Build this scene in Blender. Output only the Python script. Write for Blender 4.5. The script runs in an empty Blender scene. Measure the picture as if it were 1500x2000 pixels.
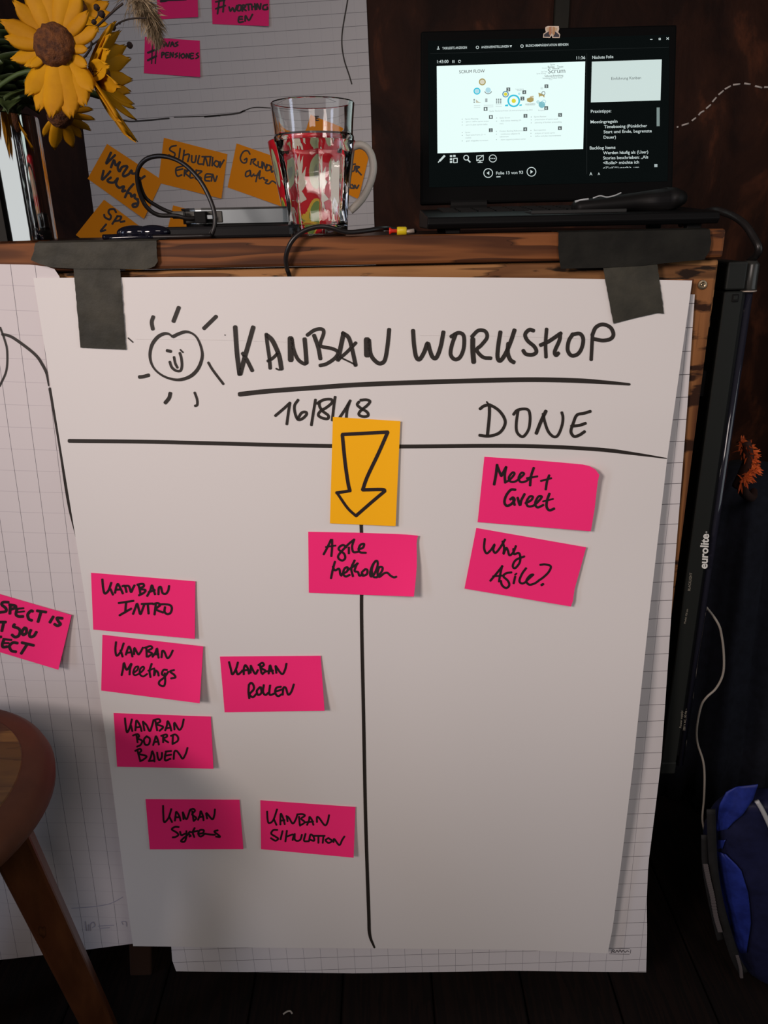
import bpy, bmesh, math, random
from mathutils import Vector, Matrix, noise

# ------------------------------------------------------------------ camera, world, light
scene = bpy.context.scene
COL = scene.collection
F, H = 1480.0, 1.11
PITCH, ROLL = math.radians(20.7), math.radians(1.17)
fw = Vector((0, math.cos(PITCH), -math.sin(PITCH)))
up0 = Vector((0, math.sin(PITCH), math.cos(PITCH)))
rt0 = Vector((1, 0, 0))
rt = rt0 * math.cos(ROLL) - up0 * math.sin(ROLL)
up = rt0 * math.sin(ROLL) + up0 * math.cos(ROLL)
CAM = Vector((0, 0, H))
cd = bpy.data.cameras.new('camera')
cam = bpy.data.objects.new('camera', cd)
COL.objects.link(cam)
cam.matrix_world = Matrix(((rt.x, up.x, -fw.x, CAM.x), (rt.y, up.y, -fw.y, CAM.y), (rt.z, up.z, -fw.z, CAM.z), (0, 0, 0, 1)))
cd.sensor_fit = 'VERTICAL'
cd.sensor_height = 36.0
cd.lens = F / 2000.0 * 36.0
cd.clip_start = 0.02
scene.camera = cam

world = bpy.data.worlds.new('world')
scene.world = world
world.use_nodes = True
world.node_tree.nodes['Background'].inputs[0].default_value = (1.0, 0.88, 0.8, 1)
world.node_tree.nodes['Background'].inputs[1].default_value = 0.045
scene.view_settings.view_transform = 'Standard'
scene.view_settings.look = 'None'
scene.view_settings.exposure = 0.0
scene.view_settings.gamma = 1.0
scene.view_settings.use_curve_mapping = False


def area(name, loc, target, energy, color, sx, sy=None):
    l = bpy.data.lights.new(name, 'AREA')
    l.energy = energy
    l.color = color
    l.size = sx
    if sy:
        l.shape = 'RECTANGLE'
        l.size_y = sy
    o = bpy.data.objects.new(name, l)
    COL.objects.link(o)
    o.location = loc
    o.rotation_euler = (Vector(target) - Vector(loc)).to_track_quat('-Z', 'Y').to_euler()
    return o


def spot(name, loc, target, energy, color, angle, blend, size):
    l = bpy.data.lights.new(name, 'SPOT')
    l.energy = energy
    l.color = color
    l.spot_size = math.radians(angle)
    l.spot_blend = blend
    l.shadow_soft_size = size
    o = bpy.data.objects.new(name, l)
    COL.objects.link(o)
    o.location = loc
    o.rotation_euler = (Vector(target) - Vector(loc)).to_track_quat('-Z', 'Y').to_euler()
    return o


spot('key_lamp', (-1.0, -0.62, 1.55), (0.16, 0.82, 1.00), 88, (1.0, 0.85, 0.775), 64, 1.0, 0.22)
area('fill_lamp', (0.25, -1.4, 2.35), (0.0, 0.82, 1.0), 14, (1.0, 0.87, 0.81), 0.8)
area('left_window_daylight', (-2.3, -0.62, 1.3), (0, 0.85, 0.6), 10, (0.70, 0.78, 1.0), 0.4, 1.6)
area('right_window_daylight', (1.84, -0.35, 1.40), (0.2, -0.35, 1.40), 8.5, (0.90, 0.97, 1.0), 1.9, 1.4)

# ------------------------------------------------------------------ helpers


def ray(px, py):
    return rt * ((px - 750) / F) - up * ((py - 1000) / F) + fw


def at(px, py, d):
    r = ray(px, py)
    return CAM + r * (d / r.y)


def atz(px, py, z):
    r = ray(px, py)
    return CAM + r * ((z - H) / r.z)


def link(name, me, m=None, parent=None, smooth=False):
    o = bpy.data.objects.new(name, me)
    COL.objects.link(o)
    if m:
        for x in (m if isinstance(m, (list, tuple)) else [m]):
            me.materials.append(x)
    if parent:
        o.parent = parent
    if smooth:
        for p in me.polygons:
            p.use_smooth = True
    return o


def tag(o, label, cat, group=None):
    o['label'] = label
    o['category'] = cat
    if group:
        o['group'] = group
    return o


def struct(o):
    o['kind'] = 'structure'
    return o


def empty(name, loc, label, cat, group=None):
    o = bpy.data.objects.new(name, None)
    COL.objects.link(o)
    o.location = loc
    o.empty_display_size = 0.03
    return tag(o, label, cat, group)


def origin_of(o):
    v = Vector((0, 0, 0))
    while o is not None:
        v += o.location
        o = o.parent
    return v


def bm_obj(name, bm, m=None, parent=None, smooth=False):
    bmesh.ops.recalc_face_normals(bm, faces=bm.faces)
    me = bpy.data.meshes.new(name)
    bm.to_mesh(me)
    bm.free()
    me.transform(Matrix.Translation(-origin_of(parent)))
    return link(name, me, m, parent, smooth)


def raw(name, verts, faces, m=None, parent=None, smooth=False):
    me = bpy.data.meshes.new(name)
    off = origin_of(parent)
    me.from_pydata([Vector(v) - off for v in verts], [], faces)
    me.update()
    return link(name, me, m, parent, smooth)


def box(bm, lo, hi, bev=0.0, seg=2):
    r = bmesh.ops.create_cube(bm, size=1.0)
    vs = r['verts']
    for v in vs:
        v.co = Vector([(lo[i] + hi[i]) / 2 + v.co[i] * (hi[i] - lo[i]) for i in range(3)])
    if bev > 0:
        es = list({e for v in vs for e in v.link_edges})
        bmesh.ops.bevel(bm, geom=es, offset=bev, segments=seg, affect='EDGES', profile=0.5)


def quad_prism(bm, pts, d, bev=0):
    """closed polygon pts (list of Vector) extruded by vector d"""
    a = [bm.verts.new(p) for p in pts]
    b = [bm.verts.new(p + d) for p in pts]
    n = len(pts)
    fs = [bm.faces.new(a), bm.faces.new(list(reversed(b)))]
    for i in range(n):
        fs.append(bm.faces.new((a[i], b[i], b[(i + 1) % n], a[(i + 1) % n])))
    if bev:
        es = list({e for f in fs for e in f.edges})
        bmesh.ops.bevel(bm, geom=es, offset=bev, segments=2, affect='EDGES', profile=0.5)


def cr(pts, sub=6):
    """Catmull-Rom through points of any dimension"""
    P = [Vector(p) for p in pts]
    if len(P) < 3:
        if len(P) == 2:
            return [P[0].lerp(P[1], i / sub) for i in range(sub + 1)]
        return P
    out = []
    for i in range(len(P) - 1):
        p1, p2 = P[i], P[i + 1]
        p0 = P[i - 1] if i else p1 * 2 - p2
        p3 = P[i + 2] if i + 2 < len(P) else p2 * 2 - p1
        for k in range(sub):
            t = k / sub
            out.append(0.5 * ((2 * p1) + (p2 - p0) * t + (2 * p0 - 5 * p1 + 4 * p2 - p3) * t * t + (3 * p1 - p0 - 3 * p2 + p3) * t ** 3))
    out.append(P[-1])
    return out


def tube(bm, pts, rad, n=8, sub=6, caps=True, smooth_path=True):
    P = cr(pts, sub) if smooth_path else [Vector(p) for p in pts]
    m = len(P)
    rf = rad if callable(rad) else (lambda t: rad)
    prev = None
    rings = []
    for i, p in enumerate(P):
        t = (P[min(i + 1, m - 1)] - P[max(i - 1, 0)]).normalized()
        if prev is None:
            a = Vector((0, 0, 1)) if abs(t.z) < 0.9 else Vector((1, 0, 0))
            prev = t.cross(a).normalized()
        else:
            prev = (prev - t * prev.dot(t)).normalized()
        b = t.cross(prev)
        r = rf(i / max(1, m - 1))
        rings.append([bm.verts.new(p + (prev * math.cos(2 * math.pi * k / n) + b * math.sin(2 * math.pi * k / n)) * r) for k in range(n)])
    for i in range(m - 1):
        for k in range(n):
            bm.faces.new((rings[i][k], rings[i][(k + 1) % n], rings[i + 1][(k + 1) % n], rings[i + 1][k]))
    if caps:
        bm.faces.new(list(reversed(rings[0])))
        bm.faces.new(rings[-1])


def lathe(bm, prof, c=(0, 0, 0), n=48, rmod=None, closed=False):
    """prof list of (r,z)"""
    rings = []
    for r, z in prof:
        if r < 1e-6:
            rings.append([bm.verts.new((c[0], c[1], c[2] + z))])
        else:
            rings.append([bm.verts.new((c[0] + math.cos(2 * math.pi * k / n) * r * (rmod(k / n, z) if rmod else 1),
                                        c[1] + math.sin(2 * math.pi * k / n) * r * (rmod(k / n, z) if rmod else 1), c[2] + z)) for k in range(n)])
    idx = list(range(len(rings) - 1))
    pairs = [(i, i + 1) for i in idx]
    if closed:
        pairs.append((len(rings) - 1, 0))
    for i, j in pairs:
        a, b = rings[i], rings[j]
        for k in range(n):
            k2 = (k + 1) % n
            if len(a) == 1 and len(b) == 1:
                continue
            if len(a) == 1:
                bm.faces.new((a[0], b[k], b[k2]))
            elif len(b) == 1:
                bm.faces.new((a[k], b[0], a[k2]))
            else:
                bm.faces.new((a[k], b[k], b[k2], a[k2]))


def poly_at(pts, s):
    """point at fraction s of polyline (2D) by arc length"""
    L = [0]
    for i in range(1, len(pts)):
        L.append(L[-1] + math.hypot(pts[i][0] - pts[i - 1][0], pts[i][1] - pts[i - 1][1]))
    d = s * L[-1]
    for i in range(1, len(pts)):
        if d <= L[i] + 1e-9:
            f = (d - L[i - 1]) / max(1e-9, L[i] - L[i - 1])
            return Vector((pts[i - 1][0] + (pts[i][0] - pts[i - 1][0]) * f, pts[i - 1][1] + (pts[i][1] - pts[i - 1][1]) * f))
    return Vector(pts[-1])


def coons(T, B, L, R):
    TL, TR, BL, BR = Vector(T[0]), Vector(T[-1]), Vector(B[0]), Vector(B[-1])

    def f(s, t):
        return (poly_at(T, s) * (1 - t) + poly_at(B, s) * t + poly_at(L, t) * (1 - s) + poly_at(R, t) * s
                - (TL * (1 - s) * (1 - t) + TR * s * (1 - t) + BL * (1 - s) * t + BR * s * t))
    return f


def inv_bilin(c, p):
    """(s,t) of p in quad c = TL,TR,BR,BL"""
    TL, TR, BR, BL = [Vector(q) for q in c]
    s = t = 0.5
    for _ in range(8):
        q = TL * (1 - s) * (1 - t) + TR * s * (1 - t) + BR * s * t + BL * (1 - s) * t
        e = Vector(p) - q
        ds = (TR - TL) * (1 - t) + (BR - BL) * t
        dt = (BL - TL) * (1 - s) + (BR - TR) * s
        det = ds.x * dt.y - ds.y * dt.x
        s += (e.x * dt.y - e.y * dt.x) / det
        t += (ds.x * e.y - ds.y * e.x) / det
    return s, t


def sheet(name, edges, depth, m, parent=None, nu=24, nv=32, thick=0.0005, skew=0.0):
    """thin sheet of paper through an outline, lying at its own real distance depth(px,py)"""
    fn = coons(*edges)
    V, back, uv = [], [], []
    for j in range(nv + 1):
        for i in range(nu + 1):
            q = fn(i / nu, j / nv)
            d = depth(q.x, q.y)
            p = at(q.x, q.y, d)
            V.append(p)
    N = len(V)
    V2 = V + [p + Vector((0, thick, 0)) for p in V]
    faces = []
    W = nu + 1
    for j in range(nv):
        for i in range(nu):
            a = j * W + i
            faces.append((a, a + W, a + W + 1, a + 1))
            faces.append((N + a, N + a + 1, N + a + W + 1, N + a + W))
    rim = [i for i in range(W)] + [j * W + nu for j in range(1, nv + 1)] + [nv * W + i for i in range(nu - 1, -1, -1)] + [j * W for j in range(nv - 1, 0, -1)]
    M2 = len(V2)
    V2 += [V[i] for i in rim] + [V2[N + i] for i in rim]
    R_ = len(rim)
    for k in range(R_):
        k2 = (k + 1) % R_
        faces.append((M2 + k, M2 + k2, M2 + R_ + k2, M2 + R_ + k))
    o = raw(name, V2, faces, m, parent, True)
    me = o.data
    ul = me.uv_layers.new(name='metric')
    cs, sn = math.cos(skew), math.sin(skew)
    for lp in me.loops:
        v = me.vertices[lp.vertex_index].co
        ul.data[lp.index].uv = (v.x * cs + v.z * sn, -v.x * sn + v.z * cs)
    return o


def ribbon(name, strokes, w, depth, m, parent, crop=(0, 0, 1), lift=0.0006, nib=None, sharp=False, sub=6):
    """ink strokes lying on a surface; strokes: [pts] or (width,[pts]) in crop pixels"""
    x0, y0, sc = crop
    V, Fc = [], []
    for st in strokes:
        ww = w
        taper = 0
        if isinstance(st, tuple):
            ww = st[0]
            if len(st) > 2:
                taper = st[2]
            st = st[1]
        pts = [(x0 + a / sc, y0 + b / sc) for a, b in st]
        hw = ww / sc / 2
        P = cr(pts, sub) if not sharp else [Vector(p) for p in pts]
        n = len(P)
        if n == 1:
            P = [P[0] + Vector((-hw * .3, 0)), P[0] + Vector((hw * .3, 0))]
            n = 2
        # rounded ends
        t0 = (P[1] - P[0]).normalized()
        t1 = (P[-1] - P[-2]).normalized()
        seq = [(P[0] - t0 * hw * .75, .45, t0), (P[0] - t0 * hw * .45, .85, t0)]
        for i in range(n):
            t = P[min(i + 1, n - 1)] - P[max(i - 1, 0)]
            t = t.normalized() if t.length > 1e-9 else t0
            k = 1.0
            if taper and i / n > 0.8:
                k = 1 - taper * (i / n - .8) / .2
            if nib:
                ang = math.atan2(t.y, t.x) - math.radians(nib[0])
                k *= math.sqrt((math.sin(ang)) ** 2 + (nib[1] * math.cos(ang)) ** 2)
            seq.append((P[i], k, t))
        seq += [(P[-1] + t1 * hw * .45, .85 * seq[-1][1], t1), (P[-1] + t1 * hw * .75, .45 * seq[-1][1], t1)]
        b = len(V)
        for p, k, t in seq:
            nn = Vector((-t.y, t.x)) * hw * k
            for q in (p + nn, p - nn):
                V.append(at(q.x, q.y, depth(q.x, q.y) - lift))
        for i in range(len(seq) - 1):
            Fc.append((b + 2 * i, b + 2 * i + 1, b + 2 * i + 3, b + 2 * i + 2))
    return raw(name, V, Fc, m, parent)


# ------------------------------------------------------------------ materials
_MC = {}


def mat(name, col, rough=0.6, metal=0.0, emit=None, estr=1.0, trans=0.0, ior=1.45, spec=0.5, coat=0.0):
    if name in _MC:
        return _MC[name]
    m = bpy.data.materials.new(name)
    m.use_nodes = True
    b = m.node_tree.nodes['Principled BSDF']
    b.inputs['Base Color'].default_value = (*col, 1)
    b.inputs['Roughness'].default_value = rough
    b.inputs['Metallic'].default_value = metal
    b.inputs['IOR'].default_value = ior
    b.inputs['Transmission Weight'].default_value = trans
    b.inputs['Specular IOR Level'].default_value = spec
    b.inputs['Coat Weight'].default_value = coat
    if emit:
        b.inputs['Emission Color'].default_value = (*emit, 1)
        b.inputs['Emission Strength'].default_value = estr
    _MC[name] = m
    return m


def nodes_of(m):
    nt = m.node_tree
    return nt, nt.nodes, nt.links, nt.nodes['Principled BSDF']


def noisy(name, c1, c2, scale=8.0, rough=0.6, detail=6, stretch=(1, 1, 1), bump=0.0, lo=.35, hi=.65, c3=None, spec=0.5, distort=0.0, metal=0.0):
    m = mat(name, c1, rough, metal, spec=spec)
    nt, N, L, b = nodes_of(m)
    tc = N.new('ShaderNodeTexCoord')
    mp = N.new('ShaderNodeMapping')
    mp.inputs['Scale'].default_value = stretch
    nz = N.new('ShaderNodeTexNoise')
    nz.inputs['Scale'].default_value = scale
    nz.inputs['Detail'].default_value = detail
    nz.inputs['Roughness'].default_value = 0.6
    nz.inputs['Distortion'].default_value = distort
    rp = N.new('ShaderNodeValToRGB')
    rp.color_ramp.elements[0].position = lo
    rp.color_ramp.elements[0].color = (*c1, 1)
    rp.color_ramp.elements[1].position = hi
    rp.color_ramp.elements[1].color = (*c2, 1)
    if c3:
        e = rp.color_ramp.elements.new((lo + hi) / 2)
        e.color = (*c3, 1)
    L.new(tc.outputs['Object'], mp.inputs[0])
    L.new(mp.outputs[0], nz.inputs['Vector'])
    L.new(nz.outputs[0], rp.inputs[0])
    L.new(rp.outputs[0], b.inputs['Base Color'])
    if bump:
        bp = N.new('ShaderNodeBump')
        bp.inputs['Strength'].default_value = bump
        bp.inputs['Distance'].default_value = 0.01
        L.new(nz.outputs[0], bp.inputs['Height'])
        L.new(bp.outputs[0], b.inputs['Normal'])
    return m


def wood(name, dark, light, axis='X', rings=14.0, rough=0.5, stain=None, stain_scale=12.0, stain_lo=.58, line=0.5):
    """flowing grain along an axis with thin pale and dark lines, optional dark stains"""
    m = mat(name, dark, rough, spec=.25)
    nt, N, L, b = nodes_of(m)
    tc = N.new('ShaderNodeTexCoord')
    mp = N.new('ShaderNodeMapping')
    st = {'X': (1.6, 24, 24), 'Y': (24, 1.6, 24), 'Z': (24, 24, 1.6)}[axis]
    mp.inputs['Scale'].default_value = st
    nz = N.new('ShaderNodeTexNoise')
    nz.inputs['Scale'].default_value = 1.6
    nz.inputs['Detail'].default_value = 3
    mul = N.new('ShaderNodeMath')
    mul.operation = 'MULTIPLY'
    mul.inputs[1].default_value = rings
    fr = N.new('ShaderNodeMath')
    fr.operation = 'FRACT'
    rp = N.new('ShaderNodeValToRGB')
    e = rp.color_ramp.elements
    e[0].position = 0.0
    e[0].color = (*[x * .45 for x in dark], 1)
    e[1].position = 1.0
    e[1].color = (*dark, 1)
    for pos, c in ((.08, light), (.35, light), (.5, [(a + c2) / 2 for a, c2 in zip(dark, light)]), (.85, dark)):
        q = e.new(pos)
        q.color = (*c, 1)
    fine = N.new('ShaderNodeTexNoise')
    fine.inputs['Scale'].default_value = 60
    fine.inputs['Detail'].default_value = 4
    mp2 = N.new('ShaderNodeMapping')
    mp2.inputs['Scale'].default_value = {'X': (.08, 1, 1), 'Y': (1, .08, 1), 'Z': (1, 1, .08)}[axis]
    mix = N.new('ShaderNodeMixRGB')
    mix.blend_type = 'MULTIPLY'
    mix.inputs[0].default_value = line
    L.new(tc.outputs['Object'], mp.inputs[0])
    L.new(mp.outputs[0], nz.inputs['Vector'])
    L.new(nz.outputs[0], mul.inputs[0])
    L.new(mul.outputs[0], fr.inputs[0])
    L.new(fr.outputs[0], rp.inputs[0])
    L.new(tc.outputs['Object'], mp2.inputs[0])
    L.new(mp2.outputs[0], fine.inputs['Vector'])
    L.new(rp.outputs[0], mix.inputs[1])
    L.new(fine.outputs[1], mix.inputs[2])
    gr = N.new('ShaderNodeMapRange')
    gr.inputs[1].default_value = .3
    gr.inputs[2].default_value = .7
    gr.inputs[3].default_value = .4
    gr.inputs[4].default_value = 1.15
    L.new(fine.outputs[0], gr.inputs[0])
    L.new(gr.outputs[0], mix.inputs[2])
    out = mix.outputs[0]
    if stain:
        sn = N.new('ShaderNodeTexNoise')
        sn.inputs['Scale'].default_value = stain_scale
        sn.inputs['Detail'].default_value = 5
        mp3 = N.new('ShaderNodeMapping')
        mp3.inputs['Scale'].default_value = {'X': (.45, 1, 2.2), 'Y': (1, .5, 1), 'Z': (.5, 1, 1.6)}[axis]
        sr = N.new('ShaderNodeValToRGB')
        sr.color_ramp.elements[0].position = stain_lo
        sr.color_ramp.elements[0].color = (0, 0, 0, 1)
        sr.color_ramp.elements[1].position = stain_lo + .06
        mx = N.new('ShaderNodeMixRGB')
        mx.inputs[2].default_value = (*stain, 1)
        L.new(tc.outputs['Object'], mp3.inputs[0])
        L.new(mp3.outputs[0], sn.inputs['Vector'])
        L.new(sn.outputs[0], sr.inputs[0])
        L.new(sr.outputs[0], mx.inputs[0])
        L.new(out, mx.inputs[1])
        out = mx.outputs[0]
    L.new(out, b.inputs['Base Color'])
    return m


def grid_paper(name, base, hline, vline, hs=1.0, vs=1.0, step=0.025, lw=0.0007, off=(0, 0)):
    """paper printed with a square grid, spacing in metres on the sheet"""
    m = mat(name, base, 0.75, spec=0.2)
    nt, N, L, b = nodes_of(m)
    uv = N.new('ShaderNodeUVMap')
    uv.uv_map = 'metric'
    sep = N.new('ShaderNodeSeparateXYZ')
    L.new(uv.outputs[0], sep.inputs[0])

    def lines(sock, o, width):
        a = N.new('ShaderNodeMath')
        a.operation = 'ADD'
        a.inputs[1].default_value = 10 + o
        L.new(sock, a.inputs[0])
        d = N.new('ShaderNodeMath')
        d.operation = 'DIVIDE'
        d.inputs[1].default_value = step
        L.new(a.outputs[0], d.inputs[0])
        f = N.new('ShaderNodeMath')
        f.operation = 'FRACT'
        L.new(d.outputs[0], f.inputs[0])
        c = N.new('ShaderNodeMath')
        c.operation = 'LESS_THAN'
        c.inputs[1].default_value = width / step
        L.new(f.outputs[0], c.inputs[0])
        return c.outputs[0]
    out = None
    prev = None
    for sock, o, colr, k, wd in ((sep.outputs[1], off[1], hline, hs, lw * 1.2), (sep.outputs[0], off[0], vline, vs, lw)):
        if k <= 0:
            continue
        msk = lines(sock, o, wd)
        mu = N.new('ShaderNodeMath')
        mu.operation = 'MULTIPLY'
        mu.inputs[1].default_value = k
        L.new(msk, mu.inputs[0])
        mx = N.new('ShaderNodeMixRGB')
        if prev:
            L.new(prev, mx.inputs[1])
        else:
            mx.inputs[1].default_value = (*base, 1)
        mx.inputs[2].default_value = (*colr, 1)
        L.new(mu.outputs[0], mx.inputs[0])
        prev = mx.outputs[0]
    L.new(prev, b.inputs['Base Color'])
    return m


INK = mat('marker_ink', (0.022, 0.017, 0.014), 0.55)
INKB = mat('marker_ink_on_notes', (0.018, 0.010, 0.012), 0.5)
PAPER = mat('white_paper', (0.73, 0.70, 0.69), 0.8, spec=0.15)
PINK = mat('pink_note_paper', (1.0, 0.032, 0.21), 0.7, spec=0.15)
ORANGE = mat('orange_note_paper', (0.92, 0.30, 0.008), 0.7, spec=0.15)
AMBER = mat('amber_note_paper', (1.0, 0.48, 0.010), 0.7, spec=0.15)
BLACKP = mat('black_plastic', (0.0035, 0.0035, 0.0038), 0.55, spec=.12)
BLACKM = mat('black_matt', (0.005, 0.005, 0.005), 0.7, spec=.2)
CABLE = mat('cable_rubber', (0.012, 0.010, 0.010), 0.35)
TAPE = noisy('gaffer_tape', (0.030, 0.029, 0.023), (0.052, 0.048, 0.036), 30, 0.6, bump=0.15, spec=.25)
TAPE_SHADED = noisy('shaded_gaffer_tape', (0.0085, 0.008, 0.0065), (0.015, 0.014, 0.011), 30, 0.65, bump=0.12, spec=.2)  # darker copy of the same tape, shade on the right strip put into its colour
CHROME = mat('polished_steel', (0.62, 0.60, 0.58), 0.05, 1.0)
SILVER = mat('brushed_aluminium', (0.26, 0.29, 0.31), 0.32, 1.0)

# ------------------------------------------------------------------ setting
WY = 1.935
bm = bmesh.new()
box(bm, (-2.6, WY, -0.02), (1.9, WY + .06, 2.6))
WALLM = noisy('rust_brown_wall', (0.015, 0.0050, 0.0030), (0.15, 0.044, 0.018), 6.5, 0.6, 12, (1.3, 1, .7), 0.5, .38, .76, (0.036, 0.0118, 0.0060), spec=0.15, distort=.6)
wall = struct(bm_obj('wall_back', bm, WALLM))
bm = bmesh.new()
box(bm, (-2.66, -2.4, -0.02), (-2.6, WY + .06, 2.6))
struct(bm_obj('wall_left', bm, WALLM))
bm = bmesh.new()
box(bm, (1.9, -2.4, -0.02), (1.96, WY + .06, 2.6))
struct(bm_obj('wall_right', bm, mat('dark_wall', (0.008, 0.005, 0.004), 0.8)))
bm = bmesh.new()
for i in range(32):
    x0 = -2.6 + i * .14
    box(bm, (x0 + .0015, -2.4, -0.03), (x0 + .1385, WY, 0), .002, 1)
box(bm, (-2.6, -2.4, -0.06), (1.9, WY, -0.028))
struct(bm_obj('floor', bm, wood('dark_floorboards', (0.0040, 0.0018, 0.0014), (0.0085, 0.0036, 0.0024), 'Y', 8, .7)))
# narrow olive batten on the wall above the laptop
a, b_ = at(1082, 0, WY), at(1112, 0, WY)
bm = bmesh.new()
box(bm, (a.x, WY - .012, 1.3), (b_.x, WY + .001, 2.6), .002, 1)
struct(bm_obj('trim_1', bm, noisy('olive_batten', (0.006, 0.005, 0.002), (0.022, 0.018, 0.008), 6, .7, stretch=(1, 1, .4))))
# stitched white line on the wall
dashes = [[(132, 717), (150, 715)], [(190, 698), (272, 672)], [(310, 642), (358, 606)], [(390, 577), (415, 545), (455, 525)], [(478, 500), (535, 450)], [(553, 420), (600, 365)],
          [(625, 335), (685, 285)], [(700, 268), (770, 230)], [(797, 217), (880, 207)], [(930, 200), (1003, 210)], [(1058, 230), (1140, 252)], [(1165, 245), (1230, 246)], [(1262, 250), (1330, 262)]]
bm = bmesh.new()
for i, d in enumerate(dashes):
    r = .0021 if i < 13 else .0008
    tube(bm, [at(1300 + x / 6.06, 130 + y / 6.06, WY - .001) for x, y in d], r, 6, 2)
o = bm_obj('dashed_line', bm, mat('white_chalk', (0.62, 0.55, 0.50), 0.8), None, True)
tag(o, 'dashed white stitched line running in a wave across the brown wall, right of the laptop', 'string')

# ------------------------------------------------------------------ wooden counter
SH = 1.1005          # shelf top height
BF = 0.818           # front face of the beam
XR = 0.3535          # right end
XL = -1.25
BEAM = wood('stained_pine_beam', (0.070, 0.022, 0.0075), (0.205, 0.070, 0.021), 'X', 5, .6, (0.010, .005, .003), 34, .68)
ROUGH = wood('rough_pine_rail', (0.150, 0.062, 0.022), (0.34, 0.16, 0.058), 'X', 5, .7, (0.016, .007, .003), 42, .56)
SIDE = wood('worn_pine_post', (0.115, 0.036, 0.013), (0.29, 0.118, 0.040), 'Z', 4, .7, (0.030, .010, .004), 34, .57)
counter = empty('wooden_counter', (0, 1.05, 0), 'rustic orange-brown wooden counter carrying the laptop, glass and vase', 'counter')
bm = bmesh.new()
seamz = at(750, 517, BF).z
box(bm, (XL, BF, seamz), (XR, BF + .05, SH), .003, 2)
bm_obj('front_beam', bm, BEAM, counter)
bm = bmesh.new()
box(bm, (XL, BF + .047, SH - .03), (XR, 1.42, SH - .0005))
bm_obj('top_board', bm, wood('dark_top_board', (0.020, 0.009, 0.005), (0.05, 0.022, 0.010), 'X', 9, .35), counter)
bm = bmesh.new()
box(bm, (XL, .826, seamz - .075), (XR, .85, seamz - .0015), .003, 2)
bm_obj('rail', bm, ROUGH, counter)
bm = bmesh.new()
box(bm, (XR - .07, .8255, .13), (XR - .001, .85, seamz - .019), .003, 2)
bm_obj('post', bm, SIDE, counter)
bm = bmesh.new()
box(bm, (XL, .832, .13), (XR - .06, .85, seamz - .06))
bm_obj('front_panel', bm, mat('dark_panel', (0.016, 0.008, 0.005), .6), counter)
bm = bmesh.new()
box(bm, (XR - .025, .851, .13), (XR - .003, 1.40, SH - .031))
bm_obj('side_panel', bm, mat('dark_panel', (0.016, 0.008, 0.005), .6), counter)
for x in (-1.2, -.42, XR - .08):
    bm = bmesh.new()
    quad_prism(bm, [Vector((x, .87, 0)), Vector((x + .035, .87, 0)), Vector((x + .085, .87, .40)), Vector((x + .045, .87, .40))], Vector((0, .04, 0)), .003)
    bm_obj('leg', bm, mat('leg_wood', (0.035, 0.016, 0.009), .55), counter)
    bm = bmesh.new()
    box(bm, (x, 1.33, 0), (x + .045, 1.375, .4), .003)
    bm_obj('leg', bm, mat('leg_wood', (0.035, 0.016, 0.009), .55), counter)
bm = bmesh.new()
sc = at(1371, 556, .8255)
rot = Matrix.Rotation(math.radians(90), 4, 'X')
b2 = bmesh.new()
lathe(b2, [(0, .0022), (.0015, .0013), (.0030, .0022), (.0046, .0018), (.0050, 0)], n=20)
for k in range(2):
    q = bmesh.ops.create_cube(b2, size=1)
    for v in q['verts']:
        v.co = Matrix.Rotation(k * math.pi / 2 + .4, 3, 'Z') @ Vector((v.co.x * .0044, v.co.y * .0010, .0018 + v.co.z * .0012))
b2.transform(Matrix.Translation(sc) @ rot)
bm_obj('screw', b2, mat('screw_steel', (0.34, 0.27, 0.18), .4, .9), counter)['label'] = 'round cross-head screw in the right post'

# ------------------------------------------------------------------ paper sheets
mainT = [(65, 543), (350, 541), (700, 540), (1050, 543), (1352, 548)]
mainR = [(1352, 548), (1303, 897), (1268, 1200), (1236, 1500), (1214, 1680), (1197, 1810), (1187, 1862)]
mainB = [(260, 1848), (500, 1851), (800, 1853), (1000, 1855), (1187, 1862)]
mainL = [(65, 543), (146, 1040), (185, 1290), (215, 1500), (240, 1700), (260, 1848)]


def d_main(x, y):
    t = (y - 543) / 1310.0
    s = (x - (65 + 195 * t)) / (1287 - 360 * t)
    s = min(1, max(0, s))
    t = min(1, max(0, t))
    d = .8155 - .004 * math.sin(math.pi * t) - .004 * t
    d -= .0055 * s ** 5 * min(1, t * 5)
    d -= .012 * max(0, s - .55) * 2.2 * math.sin(math.pi * min(1, max(0, (t - .35) / .63))) ** 2
    d -= .0045 * max(0, .25 - s) * 4 * t
    d += .0018 * math.sin(s * 16 + 1.0) * max(0, t - .35) * 1.5
    return d


def d_grid(x, y):
    t = min(1, max(0, (y - 575) / 1320.0))
    return .8215 - .0015 * t - .0012 * math.sin(t * 9) * (x - 300) / 1000 * t


def d_left(x, y):
    t = min(1, max(0, (y - 515) / 1340.0))
    return .8168 - .003 * math.sin(math.pi * t) + .0012 * math.sin(t * 22) * t - .0012 * math.sin(x / 40.0) * t


main = sheet('flipchart_sheet', (mainT, mainB, mainL, mainR), d_main, PAPER, None, 40, 60)
tag(main, 'large white flipchart sheet titled KANBAN WORKSHOP taped to the wooden counter', 'paper')

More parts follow.
